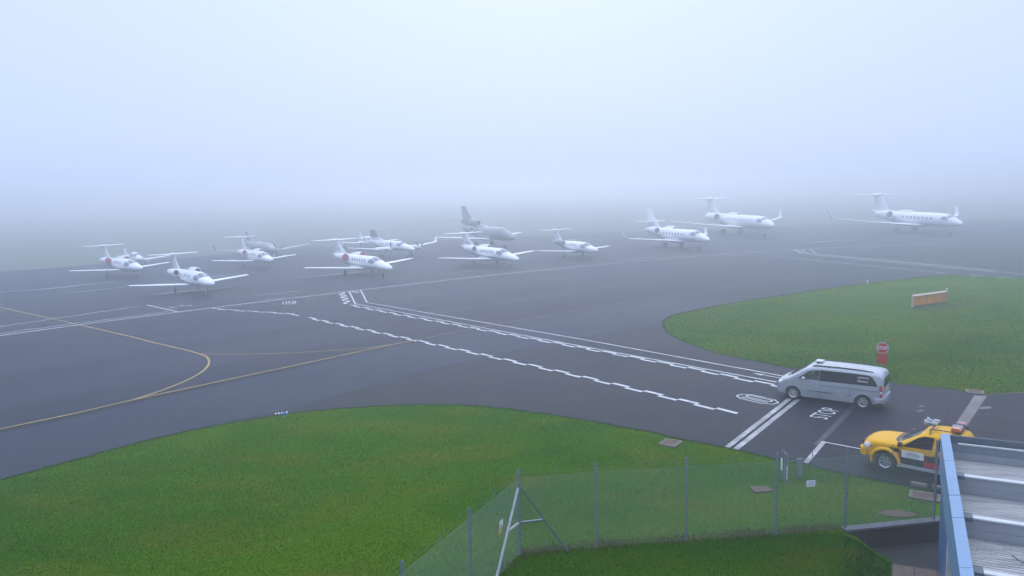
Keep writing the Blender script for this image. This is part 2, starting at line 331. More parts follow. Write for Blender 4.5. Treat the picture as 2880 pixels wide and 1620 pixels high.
# ------------------------------------------------------------------ ground, apron, roads (metres; camera stands over the origin, +y ahead)
NEAR = [(-20.27,29.57),(-19.33,30.72),(-18.32,31.99),(-17.29,33.44),(-16.01,34.72),(-14.09,36.37),(-11.83,37.68),(-10.62,38.3),(-8.11,38.85),(-6.43,39.12),(-4.79,39.12),(-2.52,38.82),(-0.09,37.9),(2.02,36.67),(3.81,35.5),(5.35,34.37),(6.37,33.62),(7.3,32.63),(8.79,31.56),(9.63,30.8),(10.42,29.99),(11.28,29.46),(11.97,28.76),(12.53,28.24),(13.12,27.84),(14.06,27.09),(14.82,26.16)]
RIGHT = [(55.43,83.95),(50.74,88.44),(48.52,88.35),(45.14,86.86),(40.8,84.28),(38.2,83.15),(35.32,81.19),(31.8,79.03),(28.37,76.73),(25.08,74.44),(22.02,72.34),(19.0,70.03),(17.6,68.9),(16.0,67.5),(14.01,65.67),(12.75,63.81),(11.93,61.04),(11.54,58.74),(11.57,56.15),(11.98,53.97),(12.65,51.62),(13.55,49.45),(14.54,48.02),(15.67,46.43),(16.7,45.18),(18.5,43.4),(20.5,41.64),(21.72,40.69),(22.89,39.98),(23.49,39.24),(24.15,38.81),(25.08,38.95),(26.16,39.07)]
FAR = [(-76.64,116.75),(-66,128),(-55.33,138.38),(-39.48,153.73),(-20,164.5),(0.96,174.68),(26.9,183.18),(70.5,193.21),(131.33,200.36)]
def rough_line(pts, step=0.22, amp=0.075):
    """subdivide an edge and let it wander a little, as turf does against tarmac"""
    out = []
    for a, b in zip(pts[:-1], pts[1:]):
        d = math.hypot(b[0]-a[0], b[1]-a[1]); k = max(1, int(d/step)) if d < 8 else 1; nx, ny = -(b[1]-a[1])/d, (b[0]-a[0])/d
        for i in range(k):
            w = random.gauss(0, amp) if i else random.gauss(0, amp*0.4); t = i/k
            out.append((a[0]+(b[0]-a[0])*t+nx*w, a[1]+(b[1]-a[1])*t+ny*w))
    return out+[pts[-1]]
def smooth_line(pts, k=6):
    """Catmull-Rom through the points"""
    P = [pts[0]]+list(pts)+[pts[-1]]; out = []
    for i in range(1, len(P)-2):
        p0, p1, p2, p3 = P[i-1], P[i], P[i+1], P[i+2]
        for j in range(k):
            t = j/k
            out.append(tuple(0.5*(2*p1[c]+(p2[c]-p0[c])*t+(2*p0[c]-5*p1[c]+4*p2[c]-p3[c])*t*t+(3*p1[c]-p0[c]-3*p2[c]+p3[c])*t**3) for c in (0, 1)))
    return out+[tuple(pts[-1])]
NEAR_R = rough_line(smooth_line(NEAR, 3)); RIGHT_R = rough_line(smooth_line(RIGHT[:29], 2)+RIGHT[29:])
APRON = [(-150, 50)]+FAR+[(300, 235), (300, 160), (66, 93.5), (58.3, 88.8), (77, 65.5), (90, 50), (87, 47), (75, 61)]+RIGHT_R+[(45, 40.5), (45, 12), (24, 19.5), (18, 24.1)]+NEAR_R[::-1]+[(-45, -2), (-150, -40)]

ED, EN = Vector((0.448, 0.894)), Vector((0.894, -0.448))       # along the low building, and across it
def bl(d, n, z=0.0): return Vector((ED.x*d+EN.x*n, ED.y*d+EN.y*n, z))   # building frame -> world
# ground sheet with the sunken corner beside the building left open
HOLE = [(10.35, 23.44), (19.5, 25.0), (19.5, 4.0), (0.63, 4.0)]
S3 = 3500
outer = [(-S3, -400), (S3, -400), (S3, S3), (-S3, S3)]
pts = [Vector((x, y, 0)) for x, y in outer+HOLE[::-1]]
tri = tessellate_polygon([pts[:4], pts[4:]]); gm = MB(); GZ = -0.015
fs = []
for t in tri:
    a, b, c = [pts[i] for i in t]; fs.append(tuple(t) if (b-a).cross(c-a).z > 0 else tuple(t)[::-1])
gm.add([(p.x, p.y, GZ) for p in pts], fs); ground = tag(gm.build('ground', 'grass'), 'flat mown airfield grass running out into the fog', kind='structure')
tag(MB().sheet([(-150, 50.3)]+[(x, y+0.3) for x, y in FAR]+[(300, 235.3), (3000, 500), (3000, 3200), (-3000, 3200), (-3000, 60)], GZ+0.005).build('field', 'field'), 'grass field beyond the apron, fog paleness put into its colour', kind='structure')
apron = tag(MB().sheet(APRON, 0.0).build('apron', 'asphalt'), 'dark damp asphalt apron and taxiway', kind='structure')

# lighter resurfaced taxiway strip right of the yellow centre line, and darker old lanes
Y3 = [(-24.64,36.32),(-22.37,38.83),(-20.8,40.93),(-18.48,43.64),(-12.31,50.67),(-8.95,54.55),(-6.94,56.69),(-2.47,61.17),(5.62,68.34),(18.94,79.41),(29.2,86.81),(37.62,91.76),(46.43,96.05),(54.37,99.12),(67.42,102.34)]
def offset(line, d):
    out = []
    for i, p in enumerate(line):
        a, b = line[max(0, i-1)], line[min(len(line)-1, i+1)]; q = math.hypot(b[0]-a[0], b[1]-a[1]); out.append((p[0]-(b[1]-a[1])/q*d, p[1]+(b[0]-a[0])/q*d))
    return out
y3 = [(-45.0, 13.5), (-33, 27)]+Y3[:10]
inner = offset(y3, -0.75); low = [(-37, 8), (-29.5, 17.6), (-19.0, 31.4), (-16.6, 34.4), (-14.4, 36.6), (-11.9, 38.4), (-8.7, 42.5), (-5.0, 47.0), (-0.5, 51.5), (4.0, 55.3), (8.4, 58.9), (11.9, 61.8), (12.9, 64.4), (15.3, 67.3), (18.6, 70.2), (21.6, 72.5)]
tw = tag(MB().sheet(inner+low[::-1], 0.004).build('taxiway_strip', 'asphalt_taxiway', apron), 'paler resurfaced taxiway lane')
rd = MB().sheet([(-9.6,41.2),(-6.2,39.6),(-2.5,39.2),(0,38.3),(3.9,35.9),(7.4,33),(10.5,30.4),(12.6,28.6),(14.9,26.7),(18,24.8),(24,20.2),(44,13),(44,40),(26,38.7),(24.2,38.4),(22.7,39.4),(20.4,41.2),(16.5,44.7),(14.3,47.6),(12.4,51.3),(11.6,54),(11.1,57),(7.7,57.6),(4.2,54.8),(-0.3,51),(-4.8,46.5)], 0.004).build('service_road', 'asphalt_road', apron)
tag(rd, 'scuffed older tarmac of the service road')
MB().sheet([(11.6,29.0),(13.1,31.8),(14.35,30.7),(17.6,27.6),(15.6,25.9),(14.9,26.3)], 0.008).build('parking_bay_patch', 'asphalt_patch', apron)

for o0, o1, a0, a1 in ((4.2, 8.1, 0, 7), (13.0, 16.6, 0, 9), (8.15, 10.4, 3, 11), (16.7, 21.5, 5, 12)):
    ln = [(-45, 13.0), (-33, 26.8)][: 2 if a0 == 0 else 0]+Y3[a0:a1]; MB().sheet(offset(ln, o1)+offset(ln, o0)[::-1], 0.004).build('asphalt_lane', 'asphalt_lane', apron)
ZP = 0.013
def stripe_poly(line, w):
    return offset(line, w/2)+offset(line, -w/2)[::-1]
def stripe(name, line, w, mat, z=ZP, parent=apron):
    mb = MB(); a, b = offset(line, w/2), offset(line, -w/2); n = len(line)
    mb.add([(*p, z) for p in a]+[(*p, z) for p in b], [(n+i, n+i+1, i+1, i) for i in range(n-1)])
    return mb.build(name, mat, parent)
def along(line, s):
    for a, b in zip(line[:-1], line[1:]):
        d = math.hypot(b[0]-a[0], b[1]-a[1])
        if s <= d: return (a[0]+(b[0]-a[0])*s/d, a[1]+(b[1]-a[1])*s/d), ((b[0]-a[0])/d, (b[1]-a[1])/d)
        s -= d
    return None, None
DASH = {}
def zipper(line, dash=1.22, period=2.3, w=0.26, mat='paint_white', z=ZP+0.004):
    """two staggered rows of dashes, one object per dash"""
    key = (dash, w, mat)
    if key not in DASH: DASH[key] = MB().add([(-dash/2, -w/2, 0), (dash/2, -w/2, 0), (dash/2, w/2, 0), (-dash/2, w/2, 0)], [(0, 1, 2, 3)]).mesh('dash')
    L = sum(math.hypot(b[0]-a[0], b[1]-a[1]) for a, b in zip(line[:-1], line[1:])); s = dash/2; row = 1
    while s < L-dash/2:
        p, d = along(line, s); o = link('marking_dash', DASH[key], mat, apron)
        o.location = (p[0]-d[1]*row*w/2, p[1]+d[0]*row*w/2, z); o.rotation_euler = (0, 0, math.atan2(d[1], d[0])+random.gauss(0, 0.006))
        s += period/2; row = -row
MAIN = [(-70,30),(-41.29,62.08),(-37.52,66.36),(-31.6,72.51),(-25.01,78.93),(-19.88,83.4),(-17.9,85.3),(-10.12,92.1),(-4.57,96.8),(-1.01,99.6),(16.32,111.6),(28.19,118.7),(40,124.3),(47.76,127.2),(63.12,130.9),(86.6,132.4),(130,132.5)]
stripe('apron_edge_line', smooth_line(MAIN), 0.26, 'paint_white')
zipper([(-55.4,47.5),(-41.72,63.2),(-37.94,67.5),(-32.16,73.4)], 1.9, 3.6, 0.16)
zipper([(-58,50),(-44.13,66.46),(-41.81,70.01),(-36.76,77.68)], 1.9, 3.6, 0.16)
stripe('road_end_line', [(-36.7, 77.85), (-31.6, 72.95)], 0.22, 'paint_white')
zipper(smooth_line([(-29.06,74.6),(-26.23,73.06),(-23.08,71.58),(-20.07,70.0),(-18.4,68.3)]), 1.22, 2.3, 0.24)
zipper([(-18.0,67.9),(-15.69,65.28),(-11.37,60.8),(-7.3,56.5),(-3.06,51.95),(1.14,47.4),(3.96,44.25),(6.73,41.0),(9.54,37.6),(11.1,35.6)])
zipper([(-18.54,84.3),(-16.03,75.4)], 1.15, 2.2, 0.34)
zipper([(-15.8,75.0),(-10.32,68.7),(-4.81,62.7),(-0.76,58.3),(3.41,53.8),(7.53,49.3),(10.4,46.0),(13.13,42.6),(14.6,40.9),(16.4,38.8)])
stripe('road_line', [(-17.87,85.19),(-15.36,75.66),(3.9,53.9),(14.61,42.0),(17.5,38.8)], 0.16, 'paint_white')
stripe('road_line', [(-16.73,85.9),(-14.34,76.39),(4.9,55.5),(15.29,43.46),(18.5,39.8)], 0.16, 'paint_white')
stripe('stop_bar', [(14.05,38.78),(8.84,31.55)], 0.24, 'paint_white_worn'); stripe('stop_bar', [(14.42,38.62),(9.13,31.3)], 0.24, 'paint_white_worn')
stripe('bay_line', [(11.38,29.55),(13.1,32.05)], 0.2, 'paint_white_worn'); stripe('bay_line', [(13.02,32.0),(14.38,30.86),(17.5,28.1)], 0.085, 'paint_white', ZP+0.004)
# arrow between the two road lines, just ahead of the van
UP, RT = Vector((-0.66, 0.751, 0)), Vector((0.751, 0.66, 0))
def ground_poly(name, poly, c, up, rt, mat='paint_white', z=ZP):
    return MB().sheet([(c[0]+rt.x*p[0]+up.x*p[1], c[1]+rt.y*p[0]+up.y*p[1]) for p in poly], z).build(name, mat, apron)
ground_poly('lane_arrow', [(-0.05,-1.4),(0.05,-1.4),(0.05,0.1),(0.22,-0.1),(0,0.75),(-0.22,-0.1),(-0.05,0.1)], (14.3,43.8), UP, RT)
ground_poly('lane_arrow', [(-0.12,-0.8),(0.12,-0.8),(0.12,0.1),(0.4,0.0),(0,0.8),(-0.4,0.0),(-0.12,0.1)], (-17.1,84.6), -UP, -RT)
# yellow taxi centre lines
stripe('taxi_centre_line', smooth_line([(-75,97.5),(-51.89,78.47),(-42.06,70.43),(-30.76,61.04),(-27.07,57.78),(-23.4,54.7),(-21.7,53.1),(-20.76,52.0),(-20.0,50.4),(-19.5,48.6),(-19.35,46.8),(-19.47,45.16),(-19.98,42.9),(-20.75,40.9)]), 0.15, 'paint_yellow', ZP+0.004)
stripe('taxi_lead_line', smooth_line([(-21.75,53.1),(-18.66,52.66),(-15.62,52.72),(-12.9,53.2),(-10.05,54.15),(-8.4,55.1)]), 0.10, 'paint_yellow', ZP+0.008)
stripe('taxi_centre_line', smooth_line([(-45,13.0),(-33,26.8)]+Y3[:7]), 0.14, 'paint_yellow', ZP+0.012)
stripe('taxi_centre_line', smooth_line(Y3[6:]+[(95,106),(130,108)]), 0.12, 'paint_yellow_faded', ZP+0.012)
stripe('taxi_line_border', offset([(-45,13.0),(-33,26.8)]+Y3[:5], -0.42), 0.45, 'asphalt_patch', 0.008)
# far crossing on the right
zipper([(31.57,120.2),(38.85,116.0),(41.93,109.0),(47.48,96.9),(51.15,89.0)], 1.3, 2.3, 0.2); zipper([(45.95,126.3),(44.37,118.64)], 1.15, 2.2, 0.34); zipper([(44.5,118.2),(47.75,110.06),(52.29,99.0),(56.4,90.4)], 1.3, 2.3, 0.2)
stripe('road_line', [(47.14,126.6),(45.09,118.72),(50.39,107.0),(57.0,91.3)], 0.18, 'paint_white'); stripe('road_line', [(48.6,126.8),(46.24,118.43),(57.4,92.0)], 0.18, 'paint_white')
stripe('road_line', [(57.1,90.8),(57.9,87.2),(76.4,65.1)], 0.2, 'paint_white')
for a, b in (((52.0,87.9),(53.0,86.8)), ((53.7,86.0),(54.6,84.9)), ((55.6,83.7),(57.2,81.8)), ((58.4,80.4),(60,78.5))): stripe('marking_dash', [a, b], 0.28, 'paint_white')
for a, b in (((-60,66),(-30,97)), ((-48,61),(-12,96.4)), ((-75,75),(-60,91)), ((45,133),(60,137)), ((10,118),(32,131))): stripe('old_marking', [a, b], 0.22, 'paint_ghost', 0.006)
stripe('old_marking', [(12.6,31.6),(15.9,36.2),(17.3,38.3)], 0.26, 'paint_ghost', 0.0095)
for o0, a0, a1 in ((4.15, 0, 9), (8.12, 2, 12), (12.9, 0, 9), (21.6, 3, 12), (27.0, 0, 9), (34.0, 2, 12)): stripe('paving_joint', smooth_line(offset(Y3[a0:a1], o0), 4), 0.05, 'seal_dark', 0.0085)
for a_, b_ in (((-30.2,47.0),(-34.5,50.6)), ((-2.0,70.0),(-9.0,76.2)), ((14.0,84.2),(6.0,91.0)), ((-16.5,60.0),(-22.6,65.4)), ((4.0,47.9),(9.5,52.6)), ((9.2,40.9),(13.9,45.2)), ((17.4,37.2),(25.5,34.0)), ((18.5,33.6),(27.0,29.8))): stripe('paving_joint', [a_, ((a_[0]+b_[0])/2+0.08, (a_[1]+b_[1])/2-0.06), b_], 0.045, 'seal_dark', 0.0085)
for px_, py_, pw, ph, an in ((-14.5,72.5,4.5,1.6,49),(3.5,84.0,6.0,1.4,42),(-34.0,63.5,5.0,1.8,47),(9.6,47.2,2.6,1.1,131),(21.5,33.6,3.0,1.5,40)):
    MB().sheet([(px_+math.cos(R(an))*u-math.sin(R(an))*v, py_+math.sin(R(an))*u+math.cos(R(an))*v) for u, v in ((-pw/2,-ph/2),(pw/2,-ph/2),(pw/2,ph/2),(-pw/2,ph/2))], 0.0105).build('repair_patch', 'asphalt_patch', apron)
# shallow standing water where the surface dips
for k, (cx, cy, L, W, an) in enumerate(((-55,95.5,9,0.7,47),(-47,93.5,12,0.5,45),(-37,88.5,8,0.5,44),(-26.5,84.5,6,0.35,46),(-24,103,10,0.5,40),(-6,103.5,8,0.4,50),(-40,104,9,0.6,42),(57,142,11,0.8,20),(74,141,14,0.9,8),(82,143.5,10,0.6,5),(48,147,9,0.5,20),(20,118,9,0.4,40),(-62,88,10,0.6,48))):
    r2 = random.Random(k); c_, s_ = math.cos(R(an)), math.sin(R(an)); poly = []
    for i in range(28):
        t = 2*math.pi*i/28; rr = 1+0.35*math.sin(3*t+k)+0.2*math.sin(7*t+2*k)+r2.uniform(-.12, .12); u, v = math.cos(t)*L/2*rr, math.sin(t)*W/2*rr+0.25*math.sin(math.cos(t)*3+k)
        poly.append((cx+c_*u-s_*v, cy+s_*u+c_*v))
    MB().sheet(poly, 0.0045).build('puddle', 'wet_asphalt', apron)
# road lettering
def ring_poly(w, h, cut, t):
    o = [(-w/2+cut,-h/2),(w/2-cut,-h/2),(w/2,-h/2+cut*1.6),(w/2,h/2-cut*1.6),(w/2-cut,h/2),(-w/2+cut,h/2),(-w/2,h/2-cut*1.6),(-w/2,-h/2+cut*1.6)]
    return o, [(x*(1-2*t/w), y*(1-2*t/h)) for x, y in o]
def speed_roundel(c, up, rt, s=1.0, mat='paint_white'):
    mb = MB(); P = lambda q: (c[0]+rt.x*q[0]*s+up.x*q[1]*s, c[1]+rt.y*q[0]*s+up.y*q[1]*s, ZP)
    o, i = ring_poly(1.12, 2.25, 0.3, 0.085); n = len(o); mb.add([P(q) for q in o]+[P(q) for q in i], [(k, (k+1) % n, n+(k+1) % n, n+k) for k in range(n)])
    o, i = ring_poly(0.42, 1.55, 0.12, 0.085); sh = lambda q: P((q[0]+0.17, q[1])); mb.add([sh(q) for q in o]+[sh(q) for q in i], [(k, (k+1) % n, n+(k+1) % n, n+k) for k in range(n)])
    mb.add([P(q) for q in ((-0.27,-0.77),(-0.18,-0.77),(-0.18,0.77),(-0.27,0.77))], [(0, 1, 2, 3)]); mb.add([P(q) for q in ((-0.36,0.45),(-0.27,0.58),(-0.27,0.77))], [(0, 1, 2)])
    return mb.build('speed_roundel', mat, apron)
UP2, RT2 = Vector((-0.615, 0.789, 0)), Vector((0.789, 0.615, 0))
speed_roundel((12.38,38.8), UP2, RT2); speed_roundel((-22.3,77.4), Vector((-0.3,0.954,0)), Vector((0.954,0.3,0)), 1.15); speed_roundel((39.3,121.5), UP, RT, 1.2, 'paint_faded')
put_text('road_lettering', 'STOP', 1.95, 0.86, (14.76,36.1,ZP), (0.66,0.751,0), (-0.751,0.66,0), 'paint_white', apron, 0.0)
put_text('road_lettering', 'STOP', 2.4, 1.1, (-24.75,80.75,ZP), (-0.70,-0.714,0), (0.714,-0.70,0), 'paint_faded', apron, 0.0)
put_text('road_lettering', 'STOP', 2.4, 1.1, (37.6,125.6,ZP), (-0.75,-0.66,0), (0.66,-0.75,0), 'paint_faded', apron, 0.0)
put_text('road_lettering', 'A5', 2.4, 1.6, (-32.9,76.3,ZP), (0.5,0.866,0), (-0.866,0.5,0), 'paint_faded', apron, 0.0)
# concrete repair strip and small slabs by the grass on the right
MB().sheet([(23.35,38.62),(23.92,38.52),(19.33,32.7),(17.0,30.0),(16.5,30.4),(18.87,32.85)], 0.008).build('repair_strip', 'concrete_strip', apron)
MB().sheet([(22.42,36.58),(23.0,36.62),(22.75,36.28),(22.16,36.22)], 0.012).build('repair_patch', 'concrete_strip', apron)
for x, y in ((19.79,36.93),(19.3,36.15)): MB().box((x, y, 0.0), (0.34, 0.18, 0.022), R(20)).build('small_slab', 'concrete', apron)
stripe('kerb_edge', [(24.1,38.72),(25.08,38.86),(26.6,39.0),(44,40.3)], 0.09, 'concrete', 0.02)

# sunken corner: turf bank, paved path, brick retaining wall
PZ = -0.65; ND, NN = 34, 16
vs = []
for i in range(ND+1):
    for j in range(NN+1):
        d = 4+(25.55-4)*i/ND; t = j/NN; s = t*t*(3-2*t); p = bl(d, -1.26+1.36*t, GZ+(PZ+0.03-GZ)*s+random.gauss(0, 0.012)*(0 < j < NN)); vs.append(p)
vs2 = []
for i in range(ND+1):
    for j in range(NN+1):
        p = vs[i*(NN+1)+j].copy()
        lim = 23.45+(p.x-10.35)*0.1705         # the retaining wall's line
        if p.y > lim: p.y = lim
        vs2.append(p)
bank = MB().add(vs2, [(i*(NN+1)+j, i*(NN+1)+j+1, (i+1)*(NN+1)+j+1, (i+1)*(NN+1)+j) for i in range(ND) for j in range(NN)])
tag(bank.build('lawn_bank', 'lawn', smooth=60), 'grass bank dropping to the sunken path', kind='structure')
HX = (0.63-10.35, 4-23.44)
path = tag(MB().sheet([(11.0,23.75),(19.5,25.2),(19.5,4),(1.5,4)], PZ-0.02).build('path', 'mortar'), 'sunken brown paved path beside the building', kind='structure')
slab = MB().box((0,0,0),(0.58,0.58,0.05)).mesh('paving_slab')
for i in range(30):
    for j in range(3):
        p = bl(7.6+i*0.6, 0.40+j*0.6, PZ)
        if p.y < 23.2+(p.x-10.35)*0.17:
            o = link('paving_slab', slab, 'paving', path); o.location = (p.x, p.y, PZ-0.01+random.gauss(0, 0.004)); o.rotation_euler = (random.gauss(0, .006), random.gauss(0, .006), R(63.4))
# strip of sheet under the near lawn on the camera's side of the fence
FENCE_R = [(0.07,22.35),(2.41,22.70),(5.23,23.02),(8.09,23.30),(10.40,23.62),(13.48,24.10)]; FENCE_L = [(0.07,22.35),(-1.25,19.57),(-2.61,16.70),(-3.95,13.85),(-5.3,11.0)]
lawn_poly = [FENCE_L[4],FENCE_L[3],FENCE_L[2],FENCE_L[1],FENCE_L[0]]+FENCE_R[1:4]+[(10.33,23.43),(0.67,4.05)]
tag(MB().sheet(lawn_poly, GZ+0.006).build('lawn', 'lawn'), 'darker green lawn on the near side of the fence', kind='structure')
dz = [(x, y+0.55) for x, y in FENCE_R[:4]]+[(x, y-0.12) for x, y in FENCE_R[:4][::-1]]; dz[0] = (0.2, 22.75)
# ------------------------------------------------------------------ retaining wall of dark bricks
WALL = empty('retaining_wall', (10.35,23.44,PZ), math.atan2(25.0-23.44, 19.5-10.35), label='low dark brick retaining wall under the fence beside the sunken path', cat='wall')
LW = 5.0
MB().box((LW/2, 0.16, 0.30), (LW, 0.16, 0.72)).build('wall_core', 'mortar', WALL)
bk = MB().box((0,0,0),(0.215,0.05,0.065)).mesh('brick'); 
for r in range(8):
    for c in range(int(LW/0.225)):
        x = 0.11+c*0.225+(0.11 if r % 2 else 0)
        if x < LW-0.1:
            o = link('brick', bk, 'brick', WALL); o.location = (x, 0.075+random.gauss(0, 0.002), 0.02+r*0.076)
for k in range(int(LW/0.45)): MB().box((0.225+k*0.45, 0.13, 0.665), (0.44, 0.30, 0.07)).build('coping_stone', 'coping', WALL)

# ------------------------------------------------------------------ chain-link fence
FEN = empty('chain_link_fence', (0.07,22.35,0), label='grey chain link fence with angle posts turning a corner on the lawn', cat='fence')
F0 = Vector((0.07,22.35,0)); PH, MH, PITCH = 2.70, 2.40, 0.075
def lp(p, z=0.0): return Vector((p[0]-F0.x, p[1]-F0.y, z))
def angle_post(p, h, ang, w=0.065, t=0.012, name='post', mat='galvanised', parent=FEN):
    mb = MB(); c, s = math.cos(ang), math.sin(ang); X, Y = (c, s, 0), (-s, c, 0)
    mb.prism([(-w/2,-w/2),(w/2,-w/2),(w/2,-w/2+t),(-w/2+t,-w/2+t),(-w/2+t,w/2),(-w/2,w/2)], lp(p, -0.1), X, Y, (0,0,1), h+0.1)
    for k in range(3): mb.tube(lp(p, h-0.05-k*0.12)+Vector((-0.07*c, -0.07*s, 0.02)), lp(p, h-0.05-k*0.12)+Vector((0.01*c, 0.01*s, 0)), 0.007, n=5)
    return mb.build(name, mat, parent)
def mesh_bay(a, b):
    """woven diamond wire between two posts: thin round wires in two directions with a slight ripple, plus line wires"""
    A, B = lp(a), lp(b); L = (B-A).length; X = (B-A)/L; N = Vector((-X.y, X.x, 0)); mb = MB(); r = 0.0028
    k = int(L/PITCH); px = L/k; H = MH-0.03; pz = 0.082
    for i in range(-int(H/pz)-1, k+1):
        for sgn in (1, -1):
            # line through (i*px, 0) climbing px per pz
            x0, z0 = i*px, 0.03
            x1 = x0+px*H/pz; z1 = z0+H
            if x1 <= 0 or x0 >= L: continue
            if x0 < 0: z0 += -x0*pz/px; x0 = 0
            if x1 > L: z1 -= (x1-L)*pz/px; x1 = L
            if z1-z0 < 0.02: continue
            pa, pb = (x0, z0), (x1, z1)
            if sgn < 0: pa, pb = (L-x0, z0), (L-x1, z1)
            off = N*(0.004*sgn)
            mb.tube(A+X*pa[0]+off+Vector((0,0,pa[1])), A+X*pb[0]+off+Vector((0,0,pb[1])), r, n=3, caps=False)
    return mb.build('wire_mesh', 'wire', FEN)
def wires(a, b):
    A, B = lp(a), lp(b)
    for z, rr in ((MH, 0.003), (1.25, 0.002), (0.35, 0.002), (PH-0.05, 0.0014), (PH-0.17, 0.0014)):
        m = (A+B)/2+Vector((0,0,z-0.02 if z > MH else z-0.008)); MB().path([A+Vector((0,0,z)), m, B+Vector((0,0,z))], rr, 5).build('line_wire', 'wire', FEN)
    M = (A+B)/2; q = (B-A).normalized()*0.012
    MB().tube(M+Vector((0,0,MH-0.05)), M+Vector((0,0,PH-0.02)), 0.011, n=6).build('dropper', 'galvanised', FEN)
for run in (FENCE_R, FENCE_L):
    for a, b in zip(run[:-1], run[1:]): mesh_bay(a, b); wires(a, b)
for i, p in enumerate(FENCE_R): angle_post(p, PH, R(8), 0.075 if i == 0 else 0.056)
for p in FENCE_L[1:]: angle_post(p, PH, R(64), 0.06)
def brace(p_top, p_foot, zt, zb=0.0, mat='galvanised', w=0.055):
    A, B = lp(p_top, zt), lp(p_foot, zb); d = (B-A).normalized(); X = d.cross(Vector((0,0,1))).normalized(); Y = d.cross(X)
    MB().prism([(-w/2,-w/2),(w/2,-w/2),(w/2,-w/2+.01),(-w/2+.01,-w/2+.01),(-w/2+.01,w/2),(-w/2,w/2)], A, X, Y, d, (B-A).length).build('brace', mat, FEN)
q = Vector((0.9778, 0.1464)); ql = Vector((-0.4283, -0.9036))
brace((0.14,22.30), (0.10+1.45*q.x, 22.25+1.45*q.y), 2.12); brace((0.06,22.28), (0.05+1.55*ql.x, 22.30+1.55*ql.y), 2.12, mat='galvanised_pale', w=0.065)
brace((0.10,22.31), (0.10+0.72*q.x, 22.28+0.72*q.y), 1.02, 1.06, w=0.07); brace((0.05,22.28), (0.05+0.72*ql.x, 22.31+0.72*ql.y), 1.02, 1.06, w=0.06, mat='galvanised_pale')
# notices wired to the fence
def frame_on(a, b, t, z, side=-1):
    A, B = V3((*a, 0)), V3((*b, 0)); X = (B-A).normalized(); N = Vector((X.y, -X.x, 0)); return A+(B-A)*t+Vector((0,0,z))+N*0.02, X, N
nt = empty('fence_notice', (8.09+0.85*2.31, 23.30+0.4*0.32, 1.85), R(8), label='small white rectangular notice wired to the chain link fence near the path', cat='notice')
MB().box((0,-0.05,0),(0.29,0.006,0.205)).build('panel', 'sign_white', nt)
for k in range(5): MB().box((0.0,-0.0545,0.065-k*0.031),(0.22-0.03*(k % 2),0.002,0.009)).build('text_line', 'sign_grey', nt)
nt.location = (8.09+0.475*2.31, 23.30+0.475*0.32, 1.62)
def bent_sign():
    """plastic warning sign curling away from the left run"""
    t = empty('warning_sign', (-0.53, 20.95, 0), math.atan2(ql.y, ql.x), label='curled white and yellow warning sign hanging on the left run of fence', cat='sign')
    def P(u, v): # u across, v up; curled
        a = (v-0.14)*2.6; return Vector((u*math.cos(v*1.4)-0.02*math.sin(a*2), 0.05+0.05*math.cos(a*1.7)+0.06*u, 1.52+v))
    def piece(name, mat, u0, u1, v0, v1, off, n=6):
        mb = MB(); vs = []
        for i in range(n+1):
            for u in (u0, u1): p = P(u, v0+(v1-v0)*i/n); p.y += off; vs.append(p)
        mb.add(vs, [(2*i, 2*i+1, 2*i+3, 2*i+2) for i in range(n)]); return mb.build(name, mat, t)
    piece('panel', 'sign_white', -0.13, 0.13, -0.22, 0.22, 0, 10); piece('yellow_band', 'sign_yellow', -0.13, 0.13, -0.21, -0.1, 0.004); piece('yellow_band', 'sign_yellow', -0.13, 0.13, -0.21, -0.1, -0.004)
    for off in (0.005, -0.005):
        MB().add([P(-0.1, -0.06)+Vector((0,off,0)), P(0.1, -0.06)+Vector((0,off,0)), P(0, 0.13)+Vector((0,off,0))], [(0,1,2)]).build('yellow_triangle', 'sign_yellow', t)
        MB().add([P(-0.03, -0.03)+Vector((0,off*1.6,0)), P(0.03, -0.03)+Vector((0,off*1.6,0)), P(0, 0.07)+Vector((0,off*1.6,0))], [(0,1,2)]).build('black_symbol', 'decal_black', t)
bent_sign()
# notice boards on posts behind the fence, seen nearly edge on
nb = empty('notice_board', (9.93,27.95,0), R(262), label='grey posts with edge-on grey and white notice panels by the road, behind fence', cat='notice board')
for x in (0.0, 0.42): MB().box((x,0.0,0.56),(0.06,0.06,1.12)).build('post', 'galvanised', nb)
MB().box((0.24,0.045,0.86),(0.62,0.018,0.40)).build('panel', 'sign_grey', nb); MB().box((0.26,0.045,0.40),(0.56,0.018,0.46)).build('panel', 'sign_white', nb); MB().box((-0.02,-0.045,0.55),(0.26,0.018,0.42)).build('panel', 'sign_white', nb)
for k in range(5): MB().box((0.26,0.0555,0.56-k*0.075),(0.42,0.003,0.016)).build('text_line', 'sign_grey', nb)
mp_ = empty('marker_post', (10.62,28.15,0), R(30), label='short dark grey stub post on grass beside the notice board', cat='post')
MB().box((0,0,0.33),(0.20,0.12,0.66)).build('body', 'sign_grey', mp_); MB().box((0,0,0.675),(0.24,0.16,0.03)).build('cap', 'dark_metal', mp_)
